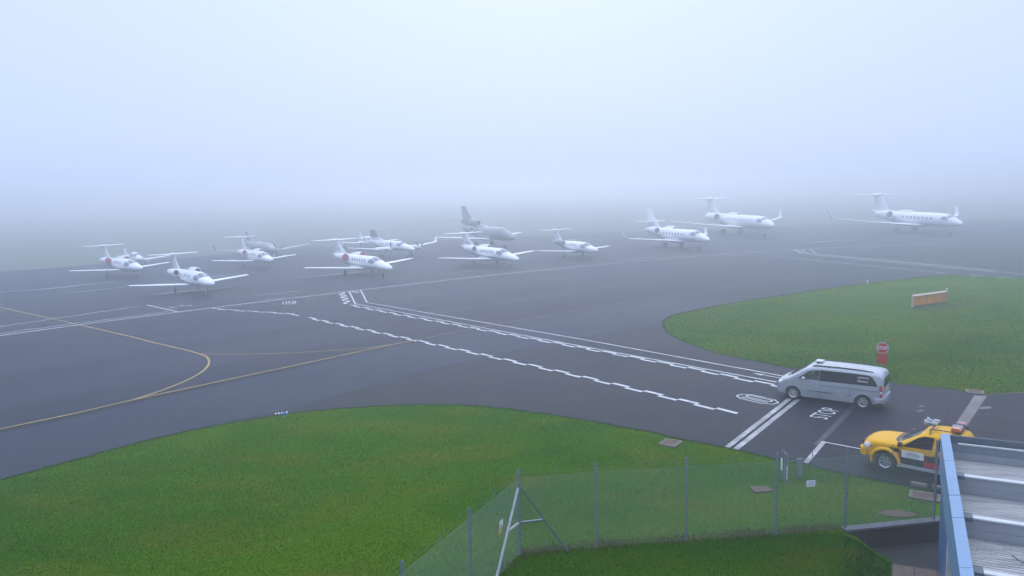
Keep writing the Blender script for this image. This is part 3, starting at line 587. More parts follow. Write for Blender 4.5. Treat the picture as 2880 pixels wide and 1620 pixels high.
# stop sign behind the van
ss = empty('stop_sign', (20.5,42.6,0), R(-30), label='red octagonal STOP sign over a red text plate behind the van', cat='sign')
MB().tube((0,0.05,-0.1),(0,0.05,1.85),0.03,n=10).build('post', 'galvanised', ss)
oc = [(0.30*math.cos(R(22.5+45*k))/math.cos(R(22.5)), 0.30*math.sin(R(22.5+45*k))/math.cos(R(22.5))) for k in range(8)]
MB().prism(oc, (0,0.0,1.70), (1,0,0), (0,0,1), (0,-1,0), 0.012).build('octagon_border', 'sign_white', ss)
MB().prism([(a*0.91, b*0.91) for a, b in oc], (0,-0.012,1.70), (1,0,0), (0,0,1), (0,-1,0), 0.004).build('octagon_face', 'sign_red', ss)
put_text('lettering', 'STOP', 0.48, 0.20, (0,-0.0185,1.70), (1,0,0), (0,0,1), 'decal_white', ss, 0.03)
MB().box((0,0.0,1.09),(0.50,0.014,0.58)).build('text_plate', 'sign_red', ss)
for k, (s, w) in enumerate((('ATTENTION', 0.44), ('BEFORE PROCEEDING', 0.42), ('GIVE WAY TO', 0.38), ('AIRCRAFT', 0.34))): put_text('lettering', s, w, 0.055, (-0.01,-0.0095,1.29-k*0.105), (1,0,0), (0,0,1), 'sign_text_pink', ss, 0.01)
# orange-backed taxiway board on the right-hand grass
bd = empty('guidance_board', (34.36,65.83,0), math.atan2(68.11-65.83, 38.51-34.36), label='long low orange board with cream frame on the right-hand grass', cat='board')
BL = 4.75
for k in range(4): MB().box((BL*(k+0.5)/4, 0.36, 0.60),(BL/4-0.02, 0.025, 0.86)).build('panel', 'board_orange', bd)
MB().prism([(0.16,1.0),(0.40,1.10),(0.40,1.14),(0.14,1.04)], (0,0,0), (0,1,0), (0,0,1), (1,0,0), BL).build('top_cowl', 'board_cream', bd)
MB().prism([(0.16,0.1),(0.40,0.05),(0.40,1.09),(0.16,0.99)], (-0.035,0,0), (0,1,0), (0,0,1), (1,0,0), 0.03).build('side_panel', 'board_cream', bd); MB().prism([(0.16,0.1),(0.40,0.05),(0.40,1.09),(0.16,0.99)], (BL+0.005,0,0), (0,1,0), (0,0,1), (1,0,0), 0.03).build('side_panel', 'board_cream', bd)
MB().box((BL/2,0.30,0.13),(BL,0.1,0.1)).build('bottom_rail', 'cover_brown', bd)
for k in range(5): MB().box((0.42+(BL-0.48)*k/4,-0.03,0.52),(0.055,0.055,1.10)).build('post', 'galvanised', bd)
MB().tube((BL,0.3,1.15),(BL,0.3,1.32),0.05,n=8).build('lamp', 'white_plastic', bd)
MB().sheet([(33.9,65.3),(39.2,68.2),(42,67.5),(39,66.9),(36,65.7),(34.2,64.9)], 0.002).build('bare_earth_strip', 'dead_grass', ground)
# covers set in the turf
def ground_cover(x, y, w, h, rz, label, rim=True, mat='cover_brown'):
    t = empty('drain_cover', (x, y, 0), rz, label=label, cat='drain cover'); MB().box((0,0,0.01),(w,h,0.07)).build('lid', mat, t)
    if rim:
        for sx_, sy_, lx, ly in ((0,1,w+0.2,0.1),(0,-1,w+0.2,0.1),(1,0,0.1,h),(-1,0,0.1,h)): MB().box((sx_*(w/2+0.05), sy_*(h/2+0.05), 0.02),(lx,ly,0.08)).build('rim', 'concrete', t)
ground_cover(6.62, 32.22, 0.56, 0.66, R(-36), 'brown drain cover with concrete rim near the road edge, left of the stop bars')
ground_cover(8.8, 26.95, 0.66, 0.5, R(8), 'brown drain cover sunk in the grass behind the fence', False)
ground_cover(14.2, 26.0, 0.80, 0.5, R(-30), 'brown rimmed drain cover beside the parked yellow pickup')
ground_cover(23.72, 39.22, 0.62, 0.55, R(-28), 'rimmed drain cover at the head of the pale concrete strip')
o = MB().sheet([(11.95,24.75),(12.2,24.5),(12.7,24.4),(13.1,24.45),(13.15,24.65),(12.9,24.9),(12.4,25.02)], 0.012).build('bare_soil_patch', 'soil', ground)
for x, y, s in ((14.5, 27.0, 0.5), (15.0, 26.7, 0.34)): tag(MB().box((x, y, 0.05),(s, 0.22, 0.12), R(-35)).build('kerb_block', 'concrete'), 'pale concrete kerb block by the pickup, %s one' % ('longer' if s > 0.4 else 'shorter'), 'kerb block')
# edge lights
el = empty('edge_light', (-11.3,37.25,0), label='blue taxiway edge light in the grass near the white markers', cat='light')
MB().tube((0,0,-0.05),(0,0,0.14),0.03,0.025,n=10).build('stem', 'horn_grey', el)
MB().lathe([(0.14,0.0),(0.141,0.07),(0.18,0.08),(0.25,0.07),(0.29,0.04),(0.31,0.0)], Matrix.Rotation(R(-90),4,'Y'), 14).build('lens', 'light_blue', el, 50)
for k, (x, y, w) in enumerate(((-11.92,37.93,'leftmost'),(-11.78,37.98,'second from left'),(-11.64,38.02,'third from left'),(-11.42,38.12,'rightmost'))):
    t = MB(); t.lathe([(-0.01,0.0),(0.0,0.05),(0.04,0.055),(0.065,0.035),(0.075,0.0)], Matrix.Translation((x,y,0)) @ Matrix.Rotation(R(-90),4,'Y') @ Matrix.Diagonal((1.0,1.0+0.4*(k % 2),0.8,1)), 10)
    tag(t.build('edge_marker', 'white_plastic', smooth=60), 'small white marker on the grass edge, %s of four' % w, 'marker', 'white markers at the turf edge')
el2 = empty('edge_light', (37.9,82.7,0), label='small pale edge light at the far rim of the right-hand grass', cat='light'); MB().tube((0,0,-0.05),(0,0,0.2),0.06,0.04,n=8).build('stem', 'white_plastic', el2); MB().lathe([(0.2,0.0),(0.2,0.1),(0.32,0.09),(0.38,0.0)], Matrix.Rotation(R(-90),4,'Y'), 10).build('lens', 'lamp_clear', el2, 50)

# ------------------------------------------------------------------ low building, bottom right: blue fascia and sawtooth roof
BD = empty('low_building', bl(26.15,1.36,PZ), label='low building with blue metal fascia and grey sawtooth sheet roof', cat='building')
B0 = bl(26.15,1.36,PZ)
def q3(d, n, z): return bl(d, n, z)-B0
def bslab(name, d0, d1, n0, n1, z0, z1, mat, parent=BD):
    P = [q3(d0,n0,z0),q3(d1,n0,z0),q3(d1,n1,z0),q3(d0,n1,z0),q3(d0,n0,z1),q3(d1,n0,z1),q3(d1,n1,z1),q3(d0,n1,z1)]
    return MB().add(P, [(0,1,2,3),(4,7,6,5),(0,4,5,1),(1,5,6,2),(2,6,7,3),(3,7,4,0)]).build(name, mat, parent)
NR, ND0 = 16.0, 8.0
bslab('side_wall', 22.25, 26.5, 1.36, 1.48, PZ, 2.5, 'wall_blue'); bslab('end_wall', 26.45, 26.497, 1.482, NR, PZ, 2.44, 'wall_blue'); bslab('recessed_wall', ND0, 22.25, 1.75, 1.85, PZ, 2.5, 'panel_grey')
bslab('column', 21.95, 22.235, 1.34, 1.50, PZ, 2.12, 'flashing_white'); bslab('soffit', ND0, 26.0, 1.33, 1.75, 2.09, 2.14, 'panel_bluegrey')
# fascia boards along the side and along the far end, with open joints
jn = [26.62, 24.05, 21.36, 19.92, 17.30, 14.8, 12.2, ND0]
for k, (a, b) in enumerate(zip(jn[:-1], jn[1:])):
    g_ = 0.022 if k in (1, 2) else 0.006
    bslab('fascia_board', b+g_, a-g_, 1.285, 1.31, 2.06, 3.188, 'fascia_blue')
    P = [q3(a-g_,1.275,3.165),q3(b+g_,1.275,3.165),q3(b+g_,1.515,3.21),q3(a-g_,1.515,3.21)]; Q = [p+Vector((0,0,0.028)) for p in P]
    MB().add(P+Q, [(0,1,2,3),(7,6,5,4),(0,4,5,1),(1,5,6,2),(2,6,7,3),(3,7,4,0)]).build('fascia_cap', 'fascia_blue', BD)
    bslab('fascia_back', b+0.003, a-0.003, 1.315, 1.505, 2.15, 3.16, 'parapet_grey')
for k in range(5):
    n0 = 1.52+k*2.9; bslab('end_fascia', 26.56, 26.62, n0+0.004, n0+2.896, 2.06, 3.2, 'parapet_grey')
bslab('gutter', 26.50, 26.555, 1.52, NR, 2.5, 2.95, 'panel_bluegrey')
# sawtooth bays: upright panels, white ridge cap, corrugated sheet rising towards the camera
ridges = [26.43, 23.50, 20.58, 17.66, 14.74, 11.82]
for k, rd_ in enumerate(ridges):
    for j in range(3):
        n0, n1 = 1.52+j*4.8, 1.52+(j+1)*4.8; e_ = 0.003
        bslab('upper_panel', rd_-0.05, rd_-0.02, n0+e_, n1-e_, 2.745, 2.99, 'panel_bluegrey' if k == 0 else 'panel_grey'); bslab('lower_panel', rd_-0.075, rd_-0.03, n0+e_, n1-e_, 2.45, 2.738, 'panel_grey')
        c0 = n0+(0.22 if j == 0 else e_)
        P = [q3(rd_+0.17,c0,2.985),q3(rd_-0.09,c0,3.0),q3(rd_-0.09,n1-e_,3.0),q3(rd_+0.17,n1-e_,2.985)]; h = Vector((0,0,0.035)); Q = [p+h for p in P]
        if k: MB().add(P+Q, [(0,1,2,3),(7,6,5,4),(0,4,5,1),(1,5,6,2),(2,6,7,3),(3,7,4,0)]).build('ridge_cap', 'flashing_white', BD)
        else: bslab('ridge_cap', rd_-0.07, rd_+0.02, c0, n1-e_, 2.99, 3.025, 'flashing_white')
    if k: bslab('cap_end', rd_-0.12, rd_+0.19, 1.525, 1.735, 2.94, 3.04, 'parapet_grey')
    if k < len(ridges)-1:
        d0, d1 = rd_-0.08, ridges[k+1]+0.12; nr = 13; pr_ = []
        for i in range(nr):
            for t, hh in ((0.0,0.0),(0.16,0.0),(0.22,0.06),(0.94,0.06)): pr_.append(((i+t)/nr, hh))
        pr_.append((1.0, 0.0))
        vs = []
        for n_ in (1.52, 1.52+4.8*3):
            for t, hh in pr_: vs.append(q3(d0+(d1-d0)*t, n_, 2.47+0.50*t+hh))
        m_ = len(pr_); MB().add(vs, [(i, m_+i, m_+i+1, i+1) for i in range(m_-1)]).build('roof_sheet', 'roof_sheet', BD)
cb = MB(); cb.path([q3(18.9,2.35,2.95), q3(18.75,2.5,2.90), q3(18.1,3.2,3.02), q3(17.9,3.3,3.05)], 0.012, 6); tag(cb.build('roof_cable', 'black_trim', BD))
# ------------------------------------------------------------------ vehicles
class Body:
    """car body described by its top line, underside, plan width and tumblehome; +x forward, +y left"""
    def __init__(s, top, bot, wid, rnd, belt=1.0, tum=0.2, p=2.7):
        s.top, s.bot, s.wid, s.rnd = pchip(top), pchip(bot), pchip(wid), pchip(rnd); s.belt, s.tum, s.p = belt, tum, p
    def fac(s, z):
        if z > s.belt: return 1-s.tum*(z-s.belt)
        zm = s.belt*0.72
        return 1-0.10*((zm-z)/zm)**2 if z < zm else 1-0.015*((z-zm)/(s.belt-zm))**2*0
    def hw(s, x, z):
        zt, r = s.top(x)[0], s.rnd(x)[0]; w = s.wid(x)[0]
        if z <= zt-r: return w*s.fac(z)
        t = min(1, (z-(zt-r))/r); return w*s.fac(zt-r)*max(0, 1-t**s.p)**(1/s.p)
    def zt(s, x, y):
        zt, r = s.top(x)[0], s.rnd(x)[0]; w = s.wid(x)[0]*s.fac(zt-r); q = min(0.9999, abs(y)/w); return zt-r+r*(1-q**s.p)**(1/s.p)
    def ring(s, x):
        zb, zt, r = s.bot(x)[0], s.top(x)[0], s.rnd(x)[0]; half = [(s.wid(x)[0]*0.80, zb)]
        for k in range(9): z = zb+0.05+(zt-r-zb-0.05)*k/8; half.append((s.hw(x, z), z))
        w = s.wid(x)[0]*s.fac(zt-r)
        for k in range(1, 9):
            a = math.pi/2*k/9; half.append((w*math.cos(a)**(2/s.p), zt-r+r*math.sin(a)**(2/s.p)))
        pts = [(0, zb)]+half+[(0, zt)]
        return [Vector((x, y, z)) for y, z in pts]+[Vector((x, -y, z)) for y, z in pts[-2:0:-1]]
    def mesh(s, xs):
        return MB().loft([s.ring(x) for x in xs])
    def side(s, sgn):
        def f(x, z, off): return Vector((x, sgn*(s.hw(x, z)+off), z))
        return f
    def topside(s):
        def f(x, y, off):
            z = s.zt(x, y); e = 0.02; n = Vector(((s.zt(x-e, y)-s.zt(x+e, y))/(2*e), (s.zt(x, y-e)-s.zt(x, y+e))/(2*e), 1)).normalized()
            return Vector((x, y, z))+n*off
        return f
def cut(obj, cutters, keep):
    """apply boolean differences and return a clean object"""
    for c in cutters:
        c.parent = obj.parent
        m = obj.modifiers.new('b', 'BOOLEAN'); m.object = c; m.operation = 'DIFFERENCE'; m.solver = 'EXACT'
    me = baked(obj); me.name = keep; old = obj.data; obj.modifiers.clear(); obj.data = me; bpy.data.meshes.remove(old)
    me.polygons.foreach_set('use_smooth', [True]*len(me.polygons)); me.set_sharp_from_angle(angle=R(32))
    for c in cutters: bpy.data.objects.remove(c)
def make_wheel(parent, x, y, r, w, rimr, spokes, sgn):
    M = Matrix.Translation((x, y, r)) @ Matrix.Rotation(R(90)*sgn, 4, 'Z')     # local x -> outward
    t = MB().lathe([(-w/2,rimr),(-w/2,r*0.93),(-w/2+0.03,r*0.99),(0,r),(w/2-0.03,r*0.99),(w/2,r*0.93),(w/2+0.004,r*0.82),(w/2-0.005,rimr+0.005),(w/2-0.03,rimr-0.01)], M, 32).build('wheel', 'rubber', parent, 40)
    rb = MB().lathe([(w/2-0.025,rimr+0.004),(w/2-0.01,rimr-0.008),(w/2-0.03,rimr-0.03),(-w/4,rimr-0.04)], M, 32)
    for k in range(spokes):
        Q = M @ Matrix.Rotation(2*math.pi*k/spokes, 4, 'X')
        for sp in (-1, 1):
            a = 0.032; P = [(w/2-0.02, 0.04, sp*0.012), (w/2-0.02, 0.04, sp*0.055), (w/2-0.035, rimr-0.025, sp*0.085), (w/2-0.035, rimr-0.025, sp*0.028)]
            V = [Q @ Vector((p[0], p[2], p[1])) for p in P]+[Q @ Vector((p[0]-0.03, p[2], p[1])) for p in P]
            rb.add(V, [(0,1,2,3),(7,6,5,4),(0,4,5,1),(1,5,6,2),(2,6,7,3),(3,7,4,0)])
    rb.lathe([(w/2-0.06,0.0),(w/2-0.06,0.075),(w/2-0.012,0.065),(w/2-0.008,0.0)], M, 16)
    rb.build('rim', 'alloy', t, 35); MB().lathe([(w/2-0.085,0.0),(w/2-0.085,rimr-0.03)], M, 24).build('brake_disc', 'dark_metal', t)
    return t
def arch_cutter(x, r, y0, y1, z):
    n = 40; mb = MB(); mb.loft([[Vector((x+r*math.cos(2*math.pi*i/n), y, z+r*math.sin(2*math.pi*i/n))) for i in range(n)] for y in (y0, y1)])
    return mb.build('cutter', None, fix=True)

# ---- silver people carrier
van = empty('passenger_van', (0,0,0), label='silver passenger van with dark glass and lettering, stopped at the road line', cat='van')
fwc, rwc = Vector((14.14,38.66,0)), Vector((16.84,36.72,0)); hd = (fwc-rwc).normalized(); lf = Vector((-hd.y, hd.x, 0)); WB = 3.3; TY = 0.80
van.location = (fwc+rwc)/2-lf*(TY+0.06); van.rotation_euler = (0, 0, math.atan2(hd.y, hd.x))
VB = Body([(-2.52,1.62),(-2.47,1.74),(-2.36,1.83),(-1.9,1.885),(-0.6,1.915),(0.3,1.905),(0.75,1.86),(0.98,1.79),(1.4,1.53),(1.85,1.235),(2.0,1.17),(2.25,1.07),(2.42,0.96),(2.51,0.82),(2.56,0.62)],
          [(-2.52,0.40),(-2.2,0.26),(-1.5,0.24),(1.5,0.22),(2.3,0.24),(2.56,0.32)],
          [(-2.52,0.80),(-2.47,0.86),(-2.36,0.91),(-1.8,0.945),(0,0.95),(1.5,0.945),(1.95,0.92),(2.25,0.86),(2.44,0.76),(2.52,0.66),(2.56,0.52)],
          [(-2.52,0.34),(-2.3,0.30),(0.7,0.27),(1.2,0.24),(1.9,0.22),(2.3,0.24),(2.56,0.2)], belt=1.08, tum=0.20, p=2.7)
xs = sorted(set([-2.52,-2.5,-2.47,-2.42,-2.36,-2.25]+[round(-2.1+0.15*i, 3) for i in range(29)]+[2.16,2.25,2.33,2.42,2.47,2.51,2.54,2.56]))
body = VB.mesh(xs).build('body', 'silver_paint', van, fix=True)
wins = {'front': [(1.52,1.115),(0.36,1.145),(0.36,1.66),(0.62,1.655),(0.92,1.575)], 'mid': [(0.31,1.145),(-1.02,1.165),(-1.02,1.675),(0.31,1.665)], 'rear': [(-1.07,1.165),(-2.28,1.175),(-2.20,1.36),(-2.02,1.60),(-1.85,1.665),(-1.07,1.675)]}
cab = MB().prism([(1.40,1.16),(0.40,1.17),(0.40,1.62),(0.62,1.615),(0.88,1.54)], (0,-1.2,0), (1,0,0), (0,0,1), (0,1,0), 2.4).build('cutter', None, fix=True)
cuts = [arch_cutter(x, 0.405, s*0.58, s*1.2, 0.34) for x in (WB/2, -WB/2) for s in (1, -1)]+[cab]
cut(body, cuts, 'body')
for x in (WB/2, -WB/2):
    for s in (1, -1): make_wheel(van, x, s*TY, 0.335, 0.215, 0.225, 5, s)
for s in (1, -1):
    sf = VB.side(s); mb = MB(); patch(mb, sf, densify(wins['front'], 5), 0.010, 3, 0.004); mb.build('front_side_window', 'glass_clear', van, 40)
    for k, nm in (('mid', 'sliding_door_window'), ('rear', 'rear_side_window')): mb = MB(); patch(mb, sf, densify(wins[k], 5), 0.010, 3, 0.016); mb.build(nm, 'glass_dark', van, 40)
    mb = MB(); ribbon(mb, sf, [(0.335,1.12,0.001),(0.335,1.66,0.001)], 0.008); patch(mb, sf, densify([(0.37,1.13),(0.30,1.13),(0.30,1.68),(0.37,1.68)], 4), 0.007, 1, 0.01); patch(mb, sf, densify([(-1.01,1.15),(-1.08,1.15),(-1.08,1.685),(-1.01,1.685)], 4), 0.007, 1, 0.01); mb.build('window_pillar', 'black_trim', van)
    for nm, pts in (('door_seam', [(1.24,0.40),(1.24,1.06)]), ('door_seam', [(0.335,0.30),(0.335,1.12)]), ('door_seam', [(-1.045,0.55),(-1.045,1.15)])):
        mb = MB(); a, b = pts; mb.loft([[sf(a[0]-0.006, z, 0.002), sf(a[0]+0.006, z, 0.002)] for z in np.linspace(a[1], b[1], 9)], (False, False), False); mb.build(nm, 'seam', van)
    mb = MB(); ribbon(mb, sf, [(1.15,0.60,0.045),(0.3,0.595,0.05),(-1.1,0.59,0.05)], 0.02, 6); mb.build('rub_strip', 'chrome', van)
    mb = MB(); ribbon(mb, sf, [(0.3,0.925,0.015),(-0.9,0.93,0.018),(-2.35,0.94,0.02)], 0.004, 8); mb.build('door_rail', 'seam', van)
    mb = MB(); mb.box((0, s*0.872, 0.262), (2.42, 0.05, 0.05)); mb.build('sill', 'silver_roof', van)
    for x in (0.52, 0.12): MB().box((x, s*(VB.hw(x, 1.0)+0.02), 1.0), (0.2, 0.03, 0.035)).build('door_handle', 'silver_paint', van)
    mb = MB(); mb.lathe([(-0.09,0.0),(-0.085,0.07),(-0.02,0.10),(0.06,0.085),(0.10,0.0)], Matrix.Translation((1.12, s*1.05, 1.20)) @ Matrix.Diagonal((1,1.15,0.95,1)), 16); mb.tube((1.12, s*0.92, 1.13), (1.12, s*1.02, 1.17), 0.035, n=8); mb.build('door_mirror', 'silver_paint', van, 50)
    mb = MB(); patch(mb, sf, densify([(2.50,0.80),(2.40,0.97),(2.16,0.955),(2.22,0.80)], 4), 0.012, 2); mb.build('headlight', 'lamp_clear', van, 40)
    mb = MB(); patch(mb, sf, densify([(-2.49,0.66),(-2.40,0.66),(-2.35,1.22),(-2.46,1.22)], 4), 0.010, 2); tl = mb.build('tail_light', 'lamp_red', van, 40)
    mb = MB(); patch(mb, sf, densify([(-2.48,0.84),(-2.40,0.84),(-2.395,0.94),(-2.475,0.94)], 4), 0.016, 2); mb.build('reversing_lens', 'lamp_clear', tl, 40)
    # wheel arch lip
    for wx in (WB/2, -WB/2):
        mb = MB(); rr = []
        for i in range(17):
            a = R(8+164*i/16); px, pz = wx+0.405*math.cos(a), 0.34+0.405*math.sin(a); qx, qz = wx+0.455*math.cos(a), 0.34+0.455*math.sin(a)
            rr.append([sf(px, pz, 0.014), sf(qx, qz, 0.006), sf(px, pz, -0.03)])
        mb.loft(rr, (True, True)); mb.build('arch_lip', 'silver_paint', van, 50)
    rail = [(0.78,0.66),(0.6,0.705),(-0.4,0.715),(-1.5,0.705),(-2.05,0.68)]; mb = MB()
    P = [Vector((x, s*y, VB.zt(x, y)+(0.045 if 0 < i < len(rail)-1 else 0.0))) for i, (x, y) in enumerate(rail)]; mb.path(P, 0.03, 8); mb.box((0.0, s*0.71, VB.zt(0, .71)+0.012), (0.1,0.05,0.06)); mb.build('roof_rail', 'black_trim', van)
tp = VB.topside()
mb = MB(); patch(mb, tp, densify([(1.80,-0.70),(1.88,-0.35),(1.90,0.0),(1.88,0.35),(1.80,0.70),(1.42,0.70),(1.08,0.64),(1.02,0.3),(1.01,0),(1.02,-0.3),(1.08,-0.64),(1.42,-0.70)], 3), 0.006, 3); mb.build('windscreen', 'glass_dark', van, 40)
mb = MB(); patch(mb, tp, densify([(1.99,-0.62),(1.99,0.62),(1.86,0.66),(1.90,0.3),(1.905,0),(1.90,-0.3),(1.86,-0.66)], 3), 0.012, 2); mb.build('wiper_cowl', 'black_trim', van)
for y in (-0.3, 0.35): MB().tube(tp(1.9, y, 0.03), tp(1.45, y-0.32, 0.03), 0.012, n=5).build('wiper', 'black_trim', van)
for y in (-0.42, 0.42): mb = MB(); ribbon(mb, lambda u, v, o: tp(u, v, o), [(0.6, y, 0.012),(-2.2, y, 0.012)], 0.003, 10); mb.build('roof_groove', 'seam', van)
def rear_f(y, z, off): return Vector((-2.52-off-0.06*max(0, 1.3-z)*0, y, z))
MB().prism([(-0.70,1.14),(0.70,1.14),(0.60,1.56),(-0.60,1.56)], (-2.515,0,0), (0,1,0), (0,0,1), (-1,0,0), 0.02).build('rear_window', 'glass_dark', van)
MB().prism([(-0.28,0.86),(0.28,0.86),(0.28,0.99),(-0.28,0.99)], (-2.516,0,0), (0,1,0), (0,0,1), (-1,0,0), 0.02).build('number_plate', 'sign_yellow', van)
mb = MB(); mb.loft([[Vector((x, y*w, 0.49+z)) for y, z in ((-1,-0.10),(-0.97,-0.13),(0.97,-0.13),(1,-0.10),(1.0,0.10),(0.985,0.13),(-0.985,0.13),(-1.0,0.10))] for x, w in ((-2.16,0.945),(-2.36,0.935),(-2.48,0.90),(-2.56,0.82),(-2.59,0.68))]); mb.build('rear_bumper', 'silver_paint', van, 40)
MB().box((-2.47,0.0,1.775),(0.06,0.30,0.02)).build('high_brake_light', 'lamp_red', van)
MB().loft([[Vector((x, y, z)) for y, z in ((-0.52,0.52),(0.52,0.52),(0.56,0.76),(-0.56,0.76))] for x in (2.50, 2.575)]).build('grille', 'black_trim', van)
# roof lamp unit
MB().box((0.60, 0.0, VB.zt(0.60,0)+0.02), (0.22,0.36,0.05)).build('lamp_mount', 'dark_metal', van)
mb = MB(); mb.loft([[Vector((0.60+a*l, b*w, VB.zt(0.60,0)+z)) for a, b in ((-1,-1),(1,-1),(1,1),(-1,1))] for z, l, w in ((0.05,0.17,0.24),(0.075,0.19,0.26),(0.10,0.17,0.24))]); mb.build('roof_lamp', 'silver_roof', van, 40)
sf = VB.side(1); o_ = lambda x, z: sf(x, z, 0.016)
for s, z, w, h in (('LONDON', 1.53, 0.50, 0.075), ('AIRPORT', 1.35, 0.52, 0.08)):
    P0, P1, Pu = o_(-1.62, z), o_(-1.72, z), o_(-1.62, z+0.05); put_text('window_lettering', s, w, h, P0, (P1-P0).normalized(), (Pu-P0).normalized(), 'decal_white', van, 0.01)
MB().tube(o_(-1.40,1.415), o_(-1.55,1.58), 0.007, n=4).build('window_lettering', 'decal_white', van)
put_text('window_lettering', 'OXFORD', 0.50, 0.07, o_(-1.62,1.44)-Vector((0,0.003,0)), (-1,0,0), (o_(-1.62,1.49)-o_(-1.62,1.44)).normalized(), 'decal_black', van, 0.01)
MB().box((0.64,-0.14,1.30),(0.12,0.46,0.44)).build('driver_seat', 'seat_fabric', van)

# ---- driver in a hi-vis jacket, far-side seat
def person_seated(loc, rz):
    J = {'pel':(0,0,0.10),'waist':(-0.04,0,0.30),'chest':(-0.05,0,0.50),'neck':(-0.03,0,0.66),'head0':(0.0,0,0.74),'head1':(0.015,0,0.86),
         'shl':(-0.04,0.19,0.60),'ell':(0.12,0.27,0.40),'wrl':(0.36,0.20,0.44),'hal':(0.43,0.17,0.47),'shr':(-0.04,-0.19,0.60),'elr':(0.14,-0.27,0.40),'wrr':(0.36,-0.18,0.46),'har':(0.43,-0.15,0.49),
         'hil':(0.02,0.10,0.09),'knl':(0.45,0.13,0.14),'anl':(0.52,0.13,-0.28),'tol':(0.68,0.14,-0.32),'hir':(0.02,-0.10,0.09),'knr':(0.45,-0.13,0.14),'anr':(0.52,-0.13,-0.28),'tor':(0.68,-0.14,-0.32)}
    rad = {'pel':.14,'waist':.145,'chest':.155,'neck':.055,'head0':.075,'head1':.095,'shl':.07,'ell':.05,'wrl':.035,'hal':.04,'shr':.07,'elr':.05,'wrr':.035,'har':.04,'hil':.09,'knl':.065,'anl':.05,'tol':.04,'hir':.09,'knr':.065,'anr':.05,'tor':.04}
    E_ = [('pel','waist'),('waist','chest'),('chest','neck'),('neck','head0'),('head0','head1'),('chest','shl'),('shl','ell'),('ell','wrl'),('wrl','hal'),('chest','shr'),('shr','elr'),('elr','wrr'),('wrr','har'),('pel','hil'),('hil','knl'),('knl','anl'),('anl','tol'),('pel','hir'),('hir','knr'),('knr','anr'),('anr','tor')]
    ks = list(J); me = bpy.data.meshes.new('p'); me.from_pydata([J[k] for k in ks], [(ks.index(a), ks.index(b)) for a, b in E_], []); o = bpy.data.objects.new('p', me); COL.objects.link(o)
    o.modifiers.new('s', 'SKIN'); o.modifiers.new('d', 'SUBSURF').levels = 1; o.modifiers['d'].render_levels = 1
    for k, sv in zip(ks, me.skin_vertices[0].data): sv.radius = (rad[k], rad[k]*(1.0 if k not in ('chest','waist','pel') else 0.8)); sv.use_root = (k == 'pel')
    m2 = baked(o); bpy.data.objects.remove(o); m2.materials.clear()
    for k in ('hi_vis', 'trousers', 'skin'): m2.materials.append(MAT[k])
    for p in m2.polygons:
        c = p.center; p.use_smooth = True
        p.material_index = 2 if (c.z > 0.655 or c.x > 0.385 and c.z > 0.38) else (1 if (c.z < 0.2) else 0)
    t = link('person', m2, None); t.location = loc; t.rotation_euler = (0, 0, rz)
    MB().lathe([(-0.10,0.0),(-0.09,0.07),(-0.03,0.108),(0.03,0.10),(0.045,0.09)], Matrix.Translation((-0.005,0,0.86)) @ Matrix.Rotation(R(90),4,'Y'), 14).build('hair', 'hair', t, 60)
    MB().lathe([(0,0.022),(0.03,0.014),(0.045,0.0)], Matrix.Translation((0.085,0,0.81)), 8).build('nose', 'skin', t, 60)
    for yy in (-0.105, 0.105): MB().lathe([(-0.02,0),(0,0.03),(0.02,0)], Matrix.Translation((0.0,yy,0.82)), 8).build('ear', 'skin', t, 60)
    return t
pm = Matrix.Translation(van.location) @ Matrix.Rotation(van.rotation_euler.z, 4, 'Z')
per = person_seated(pm @ Vector((0.90,-0.12,0.80)), van.rotation_euler.z); tag(per, 'driver in a bright yellow-green jacket seated in the silver van', 'person')

# ---- yellow operations pickup
pk = empty('pickup_truck', (0,0,0), label='yellow pickup with black and red side blocks and roof light bar, half behind building', cat='pickup truck')
hp = Vector((math.cos(R(138.5)), math.sin(R(138.5)), 0)); lfp = Vector((-hp.y, hp.x, 0)); PWB = 3.0; fwp = Vector((13.98,28.5,0)); PT = 0.765
pk.location = fwp-hp*(PWB/2)-lfp*(PT+0.10); pk.rotation_euler = (0, 0, R(138.5))
PB = Body([(-2.62,1.02),(-2.55,1.10),(-2.3,1.12),(-1.32,1.13),(-1.22,1.18),(-1.12,1.50),(-1.05,1.67),(-0.95,1.745),(-0.7,1.79),(-0.2,1.785),(0.18,1.73),(0.40,1.64),(0.8,1.40),(1.10,1.235),(1.22,1.215),(1.75,1.195),(2.1,1.14),(2.3,1.05),(2.40,0.90),(2.45,0.62)],
          [(-2.62,0.62),(-2.3,0.48),(-1.4,0.42),(1.5,0.42),(2.2,0.46),(2.45,0.52)],
          [(-2.62,0.78),(-2.5,0.85),(-2,0.885),(0,0.895),(1.3,0.89),(1.9,0.85),(2.2,0.76),(2.38,0.62),(2.45,0.46)],
          [(-2.62,0.28),(-2.3,0.26),(0.2,0.24),(0.7,0.22),(1.15,0.18),(1.9,0.2),(2.3,0.24),(2.45,0.2)], belt=1.10, tum=0.26, p=2.6)
xs = sorted(set([-2.62,-2.6,-2.55,-2.48,-2.4]+[-1.28,-1.24,-1.2,-1.16,-1.12,-1.08,-1.03,-0.98]+[round(-2.25+0.15*i, 3) for i in range(29)]+[2.05,2.15,2.24,2.32,2.38,2.42,2.45]))
body = PB.mesh(xs).build('body', 'yellow_paint', pk, fix=True)
cut(body, [arch_cutter(x, 0.47, s*0.55, s*1.2, 0.40) for x in (PWB/2, -PWB/2) for s in (1, -1)], 'body')
for x in (PWB/2, -PWB/2):
    for s in (1, -1): make_wheel(pk, x, s*PT, 0.385, 0.25, 0.235, 6, s)
